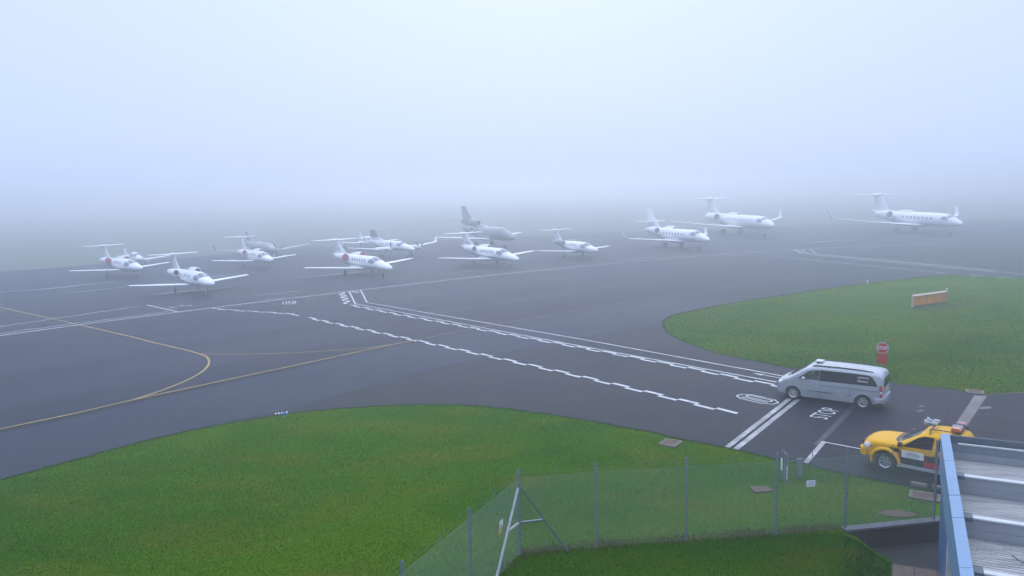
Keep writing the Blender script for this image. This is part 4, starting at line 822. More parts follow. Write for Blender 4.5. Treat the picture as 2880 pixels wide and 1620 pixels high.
for s in (1, -1):
    sf = PB.side(s)
    for nm, pl_ in (('front_side_window', [(0.92,1.12),(-0.08,1.15),(-0.13,1.60),(0.18,1.60),(0.40,1.52)]), ('rear_side_window', [(-0.28,1.155),(-0.88,1.18),(-0.80,1.56),(-0.30,1.605)])):
        mb = MB(); patch(mb, sf, densify(pl_, 5), 0.008, 3); mb.build(nm, 'glass_dark', pk, 40)
    for x in (1.02, -0.20, -1.15): mb = MB(); mb.loft([[sf(x-0.007, z, 0.003), sf(x+0.007, z, 0.003)] for z in np.linspace(0.5, 1.13, 8)], (False, False), False); mb.build('door_seam', 'seam', pk)
    # squared livery: black and red blocks with a white name plate
    def block(name, x0, x1, z0, z1, mat, off): mb = MB(); patch(mb, sf, densify([(x0,z0),(x1,z0),(x1,z1),(x0,z1)], 5), off, 3, off-0.001); return mb.build(name, mat, pk, 40)
    block('black_block', 1.06, -1.0, 0.46, 0.92, 'decal_black', 0.005); block('red_block', 0.15, -0.62, 0.47, 0.69, 'decal_red', 0.008); block('red_block', 1.05, 0.965, 0.62, 0.86, 'decal_red', 0.008); block('black_block', 1.35, 1.02, 0.86, 1.0, 'decal_black', 0.005)
    block('name_plate', 0.93, 0.17, 0.71, 0.975, 'decal_white', 0.011); block('plate_edge', 0.17, 0.145, 0.70, 0.98, 'decal_red', 0.0115)
    for st, z, w, h in (('London', 0.92, 0.34, 0.07), ('OXFORD', 0.84, 0.50, 0.085), ('Airport', 0.758, 0.42, 0.065)):
        P0, P1, Pu = sf(0.55, z, 0.016), sf(0.55-s*0.1, z, 0.016), sf(0.55, z+0.05, 0.016); put_text('plate_lettering', st, w, h, P0, (P1-P0).normalized(), (Pu-P0).normalized(), 'stripe_grey' if st != 'OXFORD' else 'decal_black', pk, 0.0)
    MB().box((-0.28, s*(PB.hw(0, 0.97)+0.02), 0.985), (0.26,0.035,0.03)).build('door_handle', 'chrome', pk)
    mb = MB(); mb.tube((0.98, s*0.86, 1.17), (0.98, s*0.98, 1.18), 0.035, n=8); mb.lathe([(-0.08,0.0),(-0.08,0.085),(-0.02,0.10),(0.05,0.09)], Matrix.Translation((0.98, s*1.03, 1.22)) @ Matrix.Diagonal((1,1.1,1.0,1)), 14); m_ = mb.build('door_mirror', 'black_trim', pk, 50)
    MB().lathe([(0.03,0.1),(0.06,0.075),(0.085,0.0)], Matrix.Translation((0.98, s*1.03, 1.22)) @ Matrix.Diagonal((1,1.1,1.0,1)), 14).build('mirror_shell', 'chrome', m_, 50)
    mb = MB(); patch(mb, sf, densify([(2.36,0.80),(2.24,1.0),(1.98,0.965),(2.12,0.80)], 4), 0.01, 2); h_ = mb.build('headlight', 'lamp_clear', pk, 40); mb = MB(); patch(mb, sf, densify([(2.12,0.82),(2.02,0.96),(1.96,0.95),(2.04,0.82)], 4), 0.016, 2); mb.build('indicator', 'lamp_orange', h_, 40)
    mb = MB(); patch(mb, sf, densify([(2.38,0.58),(2.34,0.76),(2.14,0.74),(2.18,0.58)], 3), 0.012, 2); mb.build('bumper_trim', 'galvanised_pale', pk, 40)
    for wx in (PWB/2, -PWB/2):
        rr = []; mb = MB()
        for i in range(21):
            a = R(-12+204*i/20); px, pz = wx+0.46*math.cos(a), 0.40+0.46*math.sin(a); qx, qz = wx+0.565*math.cos(a), 0.40+0.565*math.sin(a)
            y1 = s*(max(PB.hw(px, max(pz, .45)), 0.80)+0.085); y0 = s*(PB.hw(qx, max(qz, .45))+0.004)
            rr.append([Vector((px, y1, pz)), Vector(((px+qx)/2, y1*0.995, (pz+qz)/2)), Vector((qx, y0, qz)), Vector((px, y0-s*0.04, pz))])
        mb.loft(rr, (True, True)); mb.build('wheel_flare', 'yellow_paint', pk, 50)
    mb = MB()
    for dz_, dy in ((0.0, 0.0), (0.05, -0.05)): mb.tube((1.0, s*(1.0+dy), 0.38+dz_), (-1.0, s*(1.0+dy), 0.38+dz_), 0.038, n=10)
    mb.build('side_step', 'step_metal', pk, 50)
    mb = MB(); P = [Vector((0.05, s*0.66, PB.zt(0.05, .66)-0.02)), Vector((0.05, s*0.60, PB.zt(0.05, .6)+0.12)), Vector((0.05, 0, PB.zt(0.05, .6)+0.13))]; mb.path(P, 0.022, 6); mb.build('roof_bar', 'black_trim', pk); mb = MB(); P = [p+Vector((-0.95, 0, 0.04)) for p in P]; mb.path(P, 0.022, 6); mb.build('roof_bar', 'black_trim', pk)
    mb = MB(); mb.tube((0.1, s*0.5, PB.zt(0.05, .6)+0.13), (-0.95, s*0.5, PB.zt(0.05, .6)+0.16), 0.018, n=6); mb.build('roof_bar', 'black_trim', pk)
tp = PB.topside()
mb = MB(); patch(mb, tp, densify([(1.02,-0.66),(1.10,-0.3),(1.12,0),(1.10,0.3),(1.02,0.66),(0.7,0.64),(0.40,0.56),(0.34,0.25),(0.33,0),(0.34,-0.25),(0.40,-0.56),(0.7,-0.64)], 3), 0.006, 3); mb.build('windscreen', 'glass_dark', pk, 40)
mb = MB(); patch(mb, tp, densify([(1.24,-0.55),(1.28,0),(1.24,0.55),(1.06,0.67),(1.13,0.3),(1.15,0),(1.13,-0.3),(1.06,-0.67)], 3), 0.01, 2); mb.build('wiper_cowl', 'black_trim', pk)
MB().tube(tp(1.1, 0.2, 0.03), tp(0.72, 0.45, 0.03), 0.012, n=5).build('wiper', 'black_trim', pk)
zr = PB.zt(0.05, .6)+0.15
lbm = MB().box((-0.74, 0, zr+0.02), (0.26, 1.05, 0.04)).build('light_bar', 'dark_metal', pk)
for y, mat, w in ((0.40,'lamp_orange',0.26),(0.12,'stripe_grey',0.28),(-0.14,'glass_dark',0.22),(-0.40,'lamp_red',0.26)): MB().loft([[Vector((-0.74+a*l, y+b*w/2, zr+z)) for a, b in ((-1,-1),(1,-1),(1,1),(-1,1))] for z, l in ((0.042,0.16),(0.10,0.16),(0.16,0.12))]).build('lens', mat, lbm)
MB().box((-0.57, 0.1, zr+0.10), (0.012, 0.3, 0.09)).build('white_lens', 'decal_white', lbm)
for y in (0.30, -0.05):
    hm = MB().lathe([(0.0,0.02),(0.10,0.04),(0.17,0.065),(0.22,0.105),(0.25,0.118),(0.25,0.10),(0.17,0.05),(0.10,0.025)], Matrix.Translation((0.08, y, zr+0.16)), 18).build('loudspeaker_horn', 'horn_grey', pk, 50)
    MB().tube((0.10,y,zr+0.16),(-0.10,y,zr+0.16),0.075,0.07,n=14).build('driver_unit', 'horn_grey', hm, 50); MB().tube((0.05,y,zr-0.02),(0.05,y,zr+0.1),0.02,n=6).build('bracket', 'galvanised', hm)
MB().path([Vector((-0.2,-0.1,zr)), Vector((-0.35,-0.15,zr+0.7))], 0.006, 4).build('aerial', 'black_trim', pk)
mb = MB(); mb.loft([[Vector((x, y, z)) for y, z in ((-w,0.46),(w,0.46),(w,0.72),(-w,0.72))] for x, w in ((2.2,0.80),(2.42,0.70),(2.52,0.5))]); mb.build('front_bumper', 'yellow_paint', pk, 40); MB().box((2.46,0,0.82),(0.06,0.66,0.18)).build('grille', 'black_trim', pk)
for yy in (-0.3, 0.42): MB().lathe([(0,0.02),(0.012,0.0)], Matrix.Translation(tp(1.45, yy, 0)) @ Matrix.Rotation(R(-90),4,'Y'), 6).build('washer_jet', 'black_trim', pk)
# ------------------------------------------------------------------ aircraft (nose at the origin, +x forward, +y the left wing)
AIRFOIL = [(0,0),(0.012,0.22),(0.05,0.48),(0.12,0.72),(0.25,0.95),(0.4,1.0),(0.6,0.8),(0.8,0.45),(1.0,0.02)]
def foil_ring(O, chord, th, up, back=Vector((-1,0,0))):
    """closed section: O leading edge, chord runs aft, thickness th along up"""
    t = [O+back*(x*chord)+up*(y*th*0.58) for x, y in AIRFOIL]; b = [O+back*(x*chord)-up*(y*th*0.42) for x, y in AIRFOIL[-2:0:-1]]
    return t+b
def surface(secs, name, mat, parent, up=None, smooth=35):
    """secs: (x_le, y, z, chord, thickness)"""
    rings = []
    for i, s in enumerate(secs):
        a, b = secs[max(0, i-1)], secs[min(len(secs)-1, i+1)]; sp = Vector((0, b[1]-a[1], b[2]-a[2])).normalized(); u = Vector((-1,0,0)).cross(sp).normalized()
        if up is not None and u.dot(up) < 0: u = -u
        rings.append(foil_ring(Vector(s[:3]), s[3], s[4], u))
    return MB().loft(rings).build(name, mat, parent, smooth)
class Fuselage:
    """stations: (x, zc, half width, half height above, half height below)"""
    def __init__(s, st): s.f = pchip(st); s.st = st
    def pt(s, x, th, off=0.0):
        zc, a, bu, bl_ = s.f(x); b = bu if math.cos(th) > 0 else bl_; n = Vector((0, math.sin(th)/max(a, .01), math.cos(th)/max(b, .01))).normalized()
        return Vector((x, a*math.sin(th), zc+b*math.cos(th)))+n*off
    def th(s, x, z):
        zc, a, bu, bl_ = s.f(x); q = (z-zc)/(bu if z > zc else bl_); return math.acos(max(-1, min(1, q)))
    def side(s, sg): return lambda x, z, off: s.pt(x, sg*s.th(x, z), off)
    def wrap(s, sg): return lambda x, deg, off: s.pt(x, sg*R(deg), off)
    def build(s, mat, parent, n=28):
        x0, x1 = s.st[0][0], s.st[-1][0]; xs = []
        for a, b in zip(s.st[:-1], s.st[1:]):
            k = max(2, int(abs(b[0]-a[0])/0.5)); xs += [a[0]+(b[0]-a[0])*i/k for i in range(k)]
        xs.append(x1)
        return MB().loft([[s.pt(x, 2*math.pi*i/n) for i in range(n)] for x in xs]).build('fuselage', mat, parent, 50)
def wheel_small(parent, x, y, r, w, n=1, strut_top=None, mat='bare_metal', rake=0.0):
    st = MB(); st.tube((x, y, r), (x+rake, y, strut_top), 0.055, 0.075, n=8); st.tube((x, y-w*1.2*n, r), (x, y+w*1.2*n, r), 0.035, n=6)
    if strut_top > 1.0: st.tube((x, y, r+0.25), (x-0.3+rake, y, strut_top*0.8), 0.025, n=5)
    g = st.build('landing_gear', mat, parent)
    for k in range(n):
        yy = y if n == 1 else y+(k*2-1)*w*0.8; M = Matrix.Translation((x, yy, r)) @ Matrix.Rotation(R(90), 4, 'Z')
        t = MB().lathe([(-w/2,r*0.55),(-w/2,r*0.85),(-w/4,r*0.99),(0,r),(w/4,r*0.99),(w/2,r*0.85),(w/2,r*0.55)], M, 18).build('wheel', 'rubber', g, 40)
    return g
def jet_engine(parent, x, y, z, L, r, sg, cover, mat, pyl, lip=True, tail_r=0.62):
    M = Matrix.Translation((x, y, z)) @ Matrix.Rotation(math.pi, 4, 'Z')       # local x runs aft
    nac = MB().lathe([(0.0,r*0.84),(0.10*r,r*0.93),(0.35*r,r*1.0),(L*0.35,r*1.06),(L*0.6,r*1.0),(L*0.85,r*0.82),(L,r*tail_r),(L*0.97,r*(tail_r-0.08)),(L*0.9,r*(tail_r-0.15)),(L*0.9,0.01)], M, 24).build('engine_nacelle', mat, parent, 50)
    MB().lathe([(0.02*r,r*0.935),(-0.06*r,r*0.90),(-0.07*r,r*0.86),(-0.02*r,r*0.80),(0.3*r,r*0.76)], M, 24).build('intake_lip', 'lip_metal' if lip else mat, nac, 50)
    if cover == 'plug': MB().lathe([(0.06*r,r*0.79),(0.04*r,0.0)], M, 20).build('engine_cover', 'cover_red', nac, 50)
    elif cover: MB().lathe([(0.25*r,r*1.01),(-0.04*r,r*0.98),(-0.12*r,r*0.9),(-0.13*r,0.0)], M, 24).build('engine_cover', 'cover_red', nac, 50)
    else:
        MB().lathe([(0.5*r,r*0.78),(0.5*r,r*0.2),(0.25*r,0.0)], M, 20).build('fan', 'intake_dark', nac, 50); MB().lathe([(0.28*r,r*0.765),(0.5*r,r*0.775)], M, 20).build('intake_duct', 'intake_dark', nac, 50)
    if pyl: surface([(x-L*0.25, y-sg*r*0.8, z, L*0.6, 0.16), (x-L*0.25, y-sg*(r*0.8+pyl), z-0.05, L*0.6, 0.16)], 'pylon', mat, parent, Vector((0,0,1)))
    return nac
def propeller(parent, x, y, z, r, blades, spin_r, spin_l, mat='aircraft_white', phase=0.0, bmat='dark_metal'):
    sp = MB().lathe([(spin_l,0.0),(spin_l*0.8,spin_r*0.5),(spin_l*0.35,spin_r*0.88),(0,spin_r),(-0.05,spin_r*0.95),(-0.05,0)], Matrix.Translation((x, y, z)), 16).build('spinner', mat, parent, 50)
    for k in range(blades):
        Q = Matrix.Translation((x+spin_l*0.2, y, z)) @ Matrix.Rotation(2*math.pi*k/blades+phase, 4, 'X'); rr = []
        for t, c, tw_ in ((0.12,0.05,50),(0.3,0.085,38),(0.6,0.10,26),(0.9,0.08,18),(1.0,0.04,16)):
            a = R(tw_); u = Vector((math.sin(a), math.cos(a), 0)); n_ = Vector((math.cos(a), -math.sin(a), 0)); O = Vector((0, 0, r*t))
            rr.append([Q @ (O+u*c), Q @ (O+n_*0.012), Q @ (O-u*c), Q @ (O-n_*0.012)])
        MB().loft(rr).build('propeller_blade', bmat, sp, 40)
def aircraft(name, loc, hdg, label, spec, cat='jet', group=None):
    A = empty(name, (*loc, 0), R(hdg), label=label, cat=cat, group=group); S = spec; mat = S.get('mat', 'aircraft_white'); F = Fuselage(S['fus']); fo = F.build(mat, A)
    for sg in (1, -1):
        w = surface([(x, sg*y, z, c, t*0.78) for x, y, z, c, t in S['wing']], 'wing', S.get('wmat', mat), A, Vector((0,0,1)))
        if 'winglet' in S: surface([(x, sg*y, z, c, t) for x, y, z, c, t in S['winglet']], 'winglet', S.get('wlmat', mat), w, Vector((0,-sg,0)))
        else: MB().lathe([(0.3,0.0),(0.2,0.05),(-0.1,0.075),(-0.5,0.05),(-0.9,0.0)], Matrix.Translation((S['wing'][-1][0]-0.05, sg*(S['wing'][-1][1]+0.02), S['wing'][-1][2])), 10).build('tip_fairing', mat, w, 60)
        for q in S.get('fairings', ()): MB().lathe([(0.5,0.0),(0.3,0.07),(-0.1,0.11),(-0.5,0.07),(-0.8,0.0)], Matrix.Translation((q[0], sg*q[1], q[2])), 10).build('flap_fairing', mat, w, 60)
        le = S['wing']; rr = []   # bright leading edge strip
        tl = surface([(x, sg*y, z, c, t) for x, y, z, c, t in S['tail']], 'tailplane', S.get('tmat', mat), A, Vector((0,0,1)))
        for e in S.get('engines', ()): jet_engine(A, e[0], sg*e[1], e[2], e[3], e[4], sg, S.get('cover', False), S.get('emat', mat), e[5], S.get('lip', True))
        for x, z, ww, hh in S.get('windows', ()):
            mb = MB(); patch(mb, F.side(sg), oval(x, z, ww, hh, 14, S.get('wp', 2.2)), 0.008, 2, 0.02); mb.build('window', S.get('winmat', 'aircraft_glass'), A, 50)
        for pl_ in S.get('panes', ()):
            mb = MB(); patch(mb, F.wrap(sg), densify(pl_, 4), 0.012, 3, 0.03); mb.build('cockpit_window', S.get('panemat', 'aircraft_glass'), A, 50)
        for m_, pts in S.get('stripes', ()): mb = MB(); ribbon(mb, F.side(sg), pts, 0.008, 6); mb.build('stripe', m_, A, 50)
        for x, y, r, w_, n, top in S['mains']: wheel_small(A, x, sg*y, r, w_, n, top, rake=0.12)
        for n_ in S.get('nacelles', ()):
            x0, x1, y, z, r = n_; N = Fuselage([(x0,z,r*0.45,r*0.45,r*0.45),(x0-0.25,z,r*0.8,r*0.75,r*0.8),(x0-0.9,z-0.02,r,r*0.9,r*1.0),(x0-2.0,z-0.05,r*0.95,r*0.85,r),(x1+0.5,z-0.05,r*0.55,r*0.5,r*0.6),(x1,z,r*0.1,r*0.1,r*0.1)])
            rings = [[N.pt(x, 2*math.pi*i/18)+Vector((0, sg*y, 0)) for i in range(18)] for x in np.linspace(x0, x1, 22)]
            nb_ = MB().loft(rings).build('engine_nacelle', S.get('emat', mat), A, 50)
            MB().tube((x0-0.5, sg*y, z-r*1.05), (x0-1.6, sg*y, z-r*1.0), r*0.32, r*0.2, n=10).build('intake_scoop', 'aircraft_white', nb_, 50)
            if S.get('nstripe'): mb = MB(); ribbon(mb, lambda x, zz, off: N.pt(x, sg*N.th(x, zz), off)+Vector((0, sg*y, 0)), [(x0-0.3, z-0.02, 0.07),(x1+0.6, z+0.0, 0.05)], 0.006, 8); mb.build('stripe', 'stripe_grey', nb_)
            propeller(nb_, x0+0.02, sg*y, z, S['prop_r'], S.get('blades', 4), 0.2, 0.38, phase=0.35+0.4*sg)
    for nm, secs, m_ in S['fin']: surface(secs, nm, m_ or mat, A, Vector((0,-1,0)))
    if 'bullet' in S:
        x, z, L, r = S['bullet']; MB().lathe([(0.0,0.0),(-0.08*L,r*0.55),(-0.3*L,r),(-0.6*L,r*0.8),(-0.9*L,r*0.3),(-L,0.0)], Matrix.Translation((x, 0, z)), 14).build('tail_fairing', S.get('tmat', mat), A, 60)
    if 'belly' in S:
        x0, x1, z, a, b = S['belly']; rr = []
        for i in range(13): t = i/12; k = max(0.03, math.sin(math.pi*min(1, max(0, t)))**0.6); rr.append([Vector((x0+(x1-x0)*t, a*k*math.sin(2*math.pi*j/20), z+b*k*math.cos(2*math.pi*j/20))) for j in range(20)])
        MB().loft(rr).build('belly_fairing', S.get('bmat', mat), A, 60)
    for x, r, w_, n, top in S['nose_gear']: wheel_small(A, x, 0, r, w_, n, top, rake=-0.06)
    for x, h in S.get('aerials', ()): z = F.pt(x, 0).z; surface([(x, 0, z-0.03, 0.22, 0.03), (x-0.14, 0, z+h, 0.12, 0.02)], 'aerial', mat, A)
    if 'dome' in S: x, l, h = S['dome']; MB().lathe([(l/2,0.0),(l*0.38,h*0.7),(l*0.1,h),(-l*0.25,h*0.8),(-l/2,0.0)], Matrix.Translation((x, 0, F.pt(x, 0).z-h*0.25)), 14).build('roof_dome', mat, A, 60)
    for sg in (1, -1):
        for s, x, z, w_, h_, yy, m_ in S.get('texts', ()):
            put_text('registration', s, w_, h_, (x, sg*yy, z), (-sg, 0, 0), (0, 0, 1), m_, A, 0.01)
    if 'nose_prop' in S: propeller(A, *S['nose_prop'])
    return A, F
def panes(xb, xt, t1=48, t2=86, side_len=1.0, split=True, post=5):
    """two front screens and a side screen per side, in (x, degrees from the top)"""
    L = xb-xt; out = [[(xb, 3), (xb-0.28*L, t1), (xt-0.12*L, t1-8), (xt, 3)]]
    out.append([(xb-0.36*L, t1+post), (xb-0.55*L, t2), (xt-0.75*L*side_len, t2-6), (xt-0.55*L*side_len, t1+2), (xt-0.15*L, t1-3)])
    return out
MUST = dict(
    fus=[(0,1.36,.03,.03,.03),(-.10,1.37,.22,.16,.2),(-.45,1.40,.43,.30,.36),(-1.1,1.45,.63,.42,.52),(-1.75,1.49,.72,.50,.61),(-2.3,1.52,.76,.70,.66),(-3.0,1.55,.79,.88,.72),(-3.6,1.56,.80,.90,.74),(-7.0,1.56,.80,.88,.74),(-8.6,1.68,.66,.74,.62),(-10.2,1.9,.40,.50,.40),(-11.6,2.08,.19,.24,.19),(-12.2,2.14,.05,.06,.05)],
    wing=[(-5.1,.55,.92,2.3,.34),(-5.35,1.6,.98,1.9,.27),(-5.95,6.5,1.32,.98,.12)], tail=[(-11.0,.0,4.02,1.25,.13),(-11.4,2.8,4.06,.72,.07)], bullet=(-10.7,4.06,1.75,.13),
    fin=[('fin',[(-9.2,0,2.05,2.6,.22),(-10.2,0,3.0,1.75,.17),(-11.05,0,4.0,1.15,.12)],None)], engines=[(-7.35,1.2,2.18,2.35,.40,.35)], mains=[(-6.45,1.8,.27,.16,1,1.0)], nose_gear=[(-1.85,.22,.13,1,1.1)],
    windows=[(-4.85,1.95,.27,.34),(-5.55,1.95,.27,.34),(-6.25,1.95,.27,.34)], panes=panes(-1.8,-2.75,50,88,1.1), aerials=[(-5.6,.28),(-6.6,.28)], dome=(-5.0,.7,.12), belly=(-4.6,-8.2,.95,.62,.32),
    stripes=[('stripe_grey',[(-6.9,1.30,.22),(-5.6,1.20,.14),(-3.6,1.12,.06),(-1.6,1.18,.02)]),('aircraft_navy',[(-10.0,1.72,.30),(-8.4,1.48,.30),(-7.0,1.22,.16),(-5.4,1.06,.05)])])
def vary(base, **kw): d = dict(base); d.update(kw); return d
aircraft('light_jet', (-48.91,102.97), -41.46, 'white light jet with red engine covers, leftmost aircraft on the apron', vary(MUST, cover=True), group='parked light jets')
aircraft('light_jet', (-32.11,83.39), -48.0, 'white light jet with three oval windows, nearest to the apron edge line', vary(MUST, texts=[('D', -10.75, 2.95, .42, .36, .10, 'stripe_grey')]), group='parked light jets')
aircraft('light_jet', (12.86,116.36), -60.9, 'small white jet with dark tail underside, just left of the two big pale jets', vary(MUST, emat='stripe_grey', texts=[('M', -10.75, 2.95, .42, .34, .10, 'stripe_grey')]), group='parked light jets')
PHEN = vary(MUST, fus=[(x*1.035, z, a*0.97, bu, bl_) for x, z, a, bu, bl_ in MUST['fus']], wing=[(-5.4,.55,.95,2.3,.32),(-5.8,1.7,1.0,1.8,.25),(-6.35,6.2,1.36,.95,.11)], tail=[(-11.5,0,4.28,1.3,.13),(-12.1,2.65,4.32,.7,.07)], bullet=(-11.3,4.3,1.6,.11),
    fin=[('fin',[(-9.4,0,2.05,2.9,.22),(-10.5,0,3.1,1.85,.17),(-11.5,0,4.25,1.2,.12)],None)], windows=[(-4.7,1.97,.3,.34),(-5.3,1.97,.3,.34),(-5.9,1.97,.3,.34),(-6.5,1.97,.3,.34)], fairings=[(-6.7,3.0,1.15),(-6.8,4.7,1.27)], stripes=[('stripe_grey',[(-7.6,1.32,.06),(-6.4,1.12,.05),(-4.6,1.0,.04)])], engines=[(-7.5,1.2,2.15,2.3,.42,.3)])
aircraft('light_jet', (-34.2,111.4), -51.65, 'white light jet with red inner engine cover, parked in front of the grey turboprop', vary(PHEN, cover='plug'), group='parked light jets')
CJ = dict(
    fus=[(0,1.22,.03,.03,.03),(-.12,1.23,.24,.17,.2),(-.55,1.29,.46,.31,.38),(-1.5,1.40,.66,.46,.56),(-2.4,1.50,.75,.56,.66),(-3.0,1.55,.78,.76,.72),(-3.8,1.6,.80,.90,.77),(-4.6,1.62,.81,.92,.80),(-9.4,1.62,.81,.92,.80),(-11.2,1.78,.66,.78,.66),(-13.2,2.05,.40,.52,.42),(-14.8,2.28,.17,.24,.18),(-15.3,2.34,.05,.06,.05)],
    wing=[(-6.2,.5,.86,3.3,.42),(-6.75,1.7,.95,2.3,.32),(-7.25,7.9,1.48,1.05,.13)], tail=[(-13.7,0,4.28,1.5,.15),(-14.25,3.3,4.33,.8,.08)], bullet=(-13.3,4.32,2.2,.16),
    fin=[('fin',[(-11.0,0,2.25,3.4,.26),(-12.3,0,3.2,2.2,.2),(-13.55,0,4.25,1.45,.14)],None)], engines=[(-9.3,1.28,2.25,2.6,.47,.35)], mains=[(-8.3,2.0,.32,.18,1,1.0)], nose_gear=[(-2.1,.25,.14,1,1.1)],
    windows=[(-5.3-0.62*k,1.98,.30,.44) for k in range(6)], panes=panes(-2.5,-3.6,48,86,0.95), aerials=[(-9.8,.3),(-8.3,.2)], belly=(-5.4,-10.4,.92,.85,.42),
    stripes=[('stripe_grey',[(-10.6,1.50,.10),(-8.6,1.38,.10),(-5.6,1.34,.09),(-3.4,1.22,.06),(-1.4,1.20,.02)]),('aircraft_navy',[(-11.0,1.32,.07),(-8.8,1.22,.06),(-5.6,1.2,.05),(-3.2,1.08,.03)])])
aircraft('business_jet', (-15.02,97.22), -49.83, 'white business jet with six windows and red engine covers', vary(CJ, cover=True, texts=[('ED', -13.3, 3.05, .55, .3, .13, 'stripe_grey')]), group='parked business jets')
aircraft('business_jet', (0.92,105.99), -56.11, 'white business jet with six windows and dark registration on its fin', vary(CJ, lip=True, texts=[('G-PVHE', -13.05, 2.95, 1.35, .34, .16, 'aircraft_navy')], stripes=[('stripe_grey',[(-11.4,1.52,.20),(-9.4,1.30,.34),(-7.0,1.26,.26),(-4.6,1.24,.14),(-2.6,1.16,.05),(-1.2,1.14,.02)]),('aircraft_navy',[(-10.4,1.10,.07),(-7.0,1.06,.06),(-4.2,1.06,.05),(-2.2,1.0,.02)])]), group='parked business jets')
G200 = dict(
    fus=[(0,1.72,.03,.03,.03),(-.15,1.74,.30,.2,.22),(-.8,1.86,.62,.42,.5),(-1.7,1.98,.86,.62,.68),(-2.3,2.03,.96,.80,.78),(-3.0,2.1,1.04,1.02,.88),(-3.8,2.13,1.09,1.10,.94),(-12.2,2.13,1.09,1.10,.94),(-14.5,2.35,.85,.92,.78),(-16.8,2.65,.48,.58,.48),(-18.6,2.85,.16,.2,.16),(-18.9,2.88,.05,.05,.05)],
    wing=[(-7.0,.7,1.20,4.2,.5),(-8.3,2.3,1.32,2.9,.36),(-11.2,8.2,1.75,1.3,.15)], winglet=[(-11.2,8.2,1.75,1.3,.12),(-11.7,8.55,1.95,1.05,.09),(-12.5,8.8,3.0,.5,.05)], tail=[(-15.9,.25,4.25,2.0,.2),(-17.3,3.4,4.35,.95,.09)],
    fin=[('fin',[(-13.6,0,2.9,4.3,.34),(-15.1,0,4.2,3.0,.28),(-17.2,0,6.45,1.5,.14)],None),('fin_cap',[(-17.15,0,6.42,1.6,.16),(-17.45,0,6.62,1.2,.12)],None)], engines=[(-12.3,1.85,2.85,3.1,.62,.4)], mains=[(-10.0,1.7,.38,.22,2,1.3)], nose_gear=[(-2.6,.27,.16,2,1.4)],
    windows=[(-5.4-0.86*k,2.42,.34,.46) for k in range(8)], panes=panes(-2.15,-3.05,44,80,1.4), aerials=[(-9.2,.3),(-6.5,.3),(-11.0,.15)], belly=(-5.6,-13,1.25,1.0,.5),
    stripes=[('stripe_grey',[(-13.6,2.15,.07),(-11.4,1.72,.07),(-8.0,1.86,.07),(-4.6,1.84,.06),(-2.4,1.7,.04)]),('stripe_grey',[(-13.0,2.85,.04),(-10.6,3.02,.05),(-9.0,2.5,.05),(-7.4,2.0,.05)])], texts=[('TC-TLA', -14.2, 2.85, 1.1, .3, 2.52, 'stripe_grey')])
aircraft('business_jet', (32.4,127.86), -66.92, 'white jet with mid-mounted tailplane and eight windows, in front of the larger jets', G200, group='parked business jets')
GLOB = dict(
    fus=[(0,2.42,.04,.04,.04),(-.25,2.44,.42,.32,.36),(-1.2,2.55,.86,.66,.76),(-2.3,2.66,1.12,.88,1.02),(-3.1,2.72,1.24,1.18,1.14),(-4.2,2.78,1.33,1.36,1.24),(-5.5,2.8,1.36,1.40,1.28),(-18.5,2.8,1.36,1.40,1.28),(-22.5,3.1,1.1,1.18,1.05),(-26.5,3.6,.60,.72,.58),(-29.0,3.95,.2,.26,.2),(-29.6,4.0,.05,.05,.05)],
    wing=[(-10.6,.9,1.62,6.2,.75),(-12.6,2.6,1.78,4.5,.55),(-15.4,6.5,2.15,3.0,.34),(-19.4,13.2,2.95,1.45,.16)], winglet=[(-19.4,13.2,2.95,1.45,.14),(-20.0,13.7,3.2,1.25,.12),(-21.2,14.15,4.75,.65,.07)], tail=[(-26.3,0,7.38,2.6,.28),(-28.7,4.85,7.55,1.2,.11)], bullet=(-25.7,7.42,3.6,.24),
    fin=[('fin',[(-21.6,0,3.9,6.2,.5),(-23.2,0,4.6,4.9,.42),(-26.4,0,7.35,2.9,.26)],None),('fin_tip',[(-26.5,0,7.3,2.6,.2),(-27.6,0,7.95,1.2,.1)],None)], engines=[(-19.3,2.45,3.5,4.6,.88,.45)], mains=[(-17.0,2.05,.52,.3,2,1.9)], nose_gear=[(-3.3,.36,.2,2,1.9)],
    windows=[(-6.6-0.78*k,3.18,.24,.42) for k in range(14)], wp=3.0, panes=panes(-2.35,-3.3,46,84,1.7), dome=(-16.5,3.6,.4), aerials=[(-8.5,.45),(-18.5,.3)], belly=(-9.5,-20.0,1.75,1.35,.62),
    stripes=[('stripe_grey',[(-19.8,2.35,.05),(-14.0,2.08,.05),(-8.0,2.02,.05),(-3.5,2.02,.04),(-1.3,2.2,.02)])])
aircraft('business_jet', (51.56,153.68), -78.25, 'big white jet with a long row of small windows, behind the mid-tailed jet', GLOB, group='parked business jets')
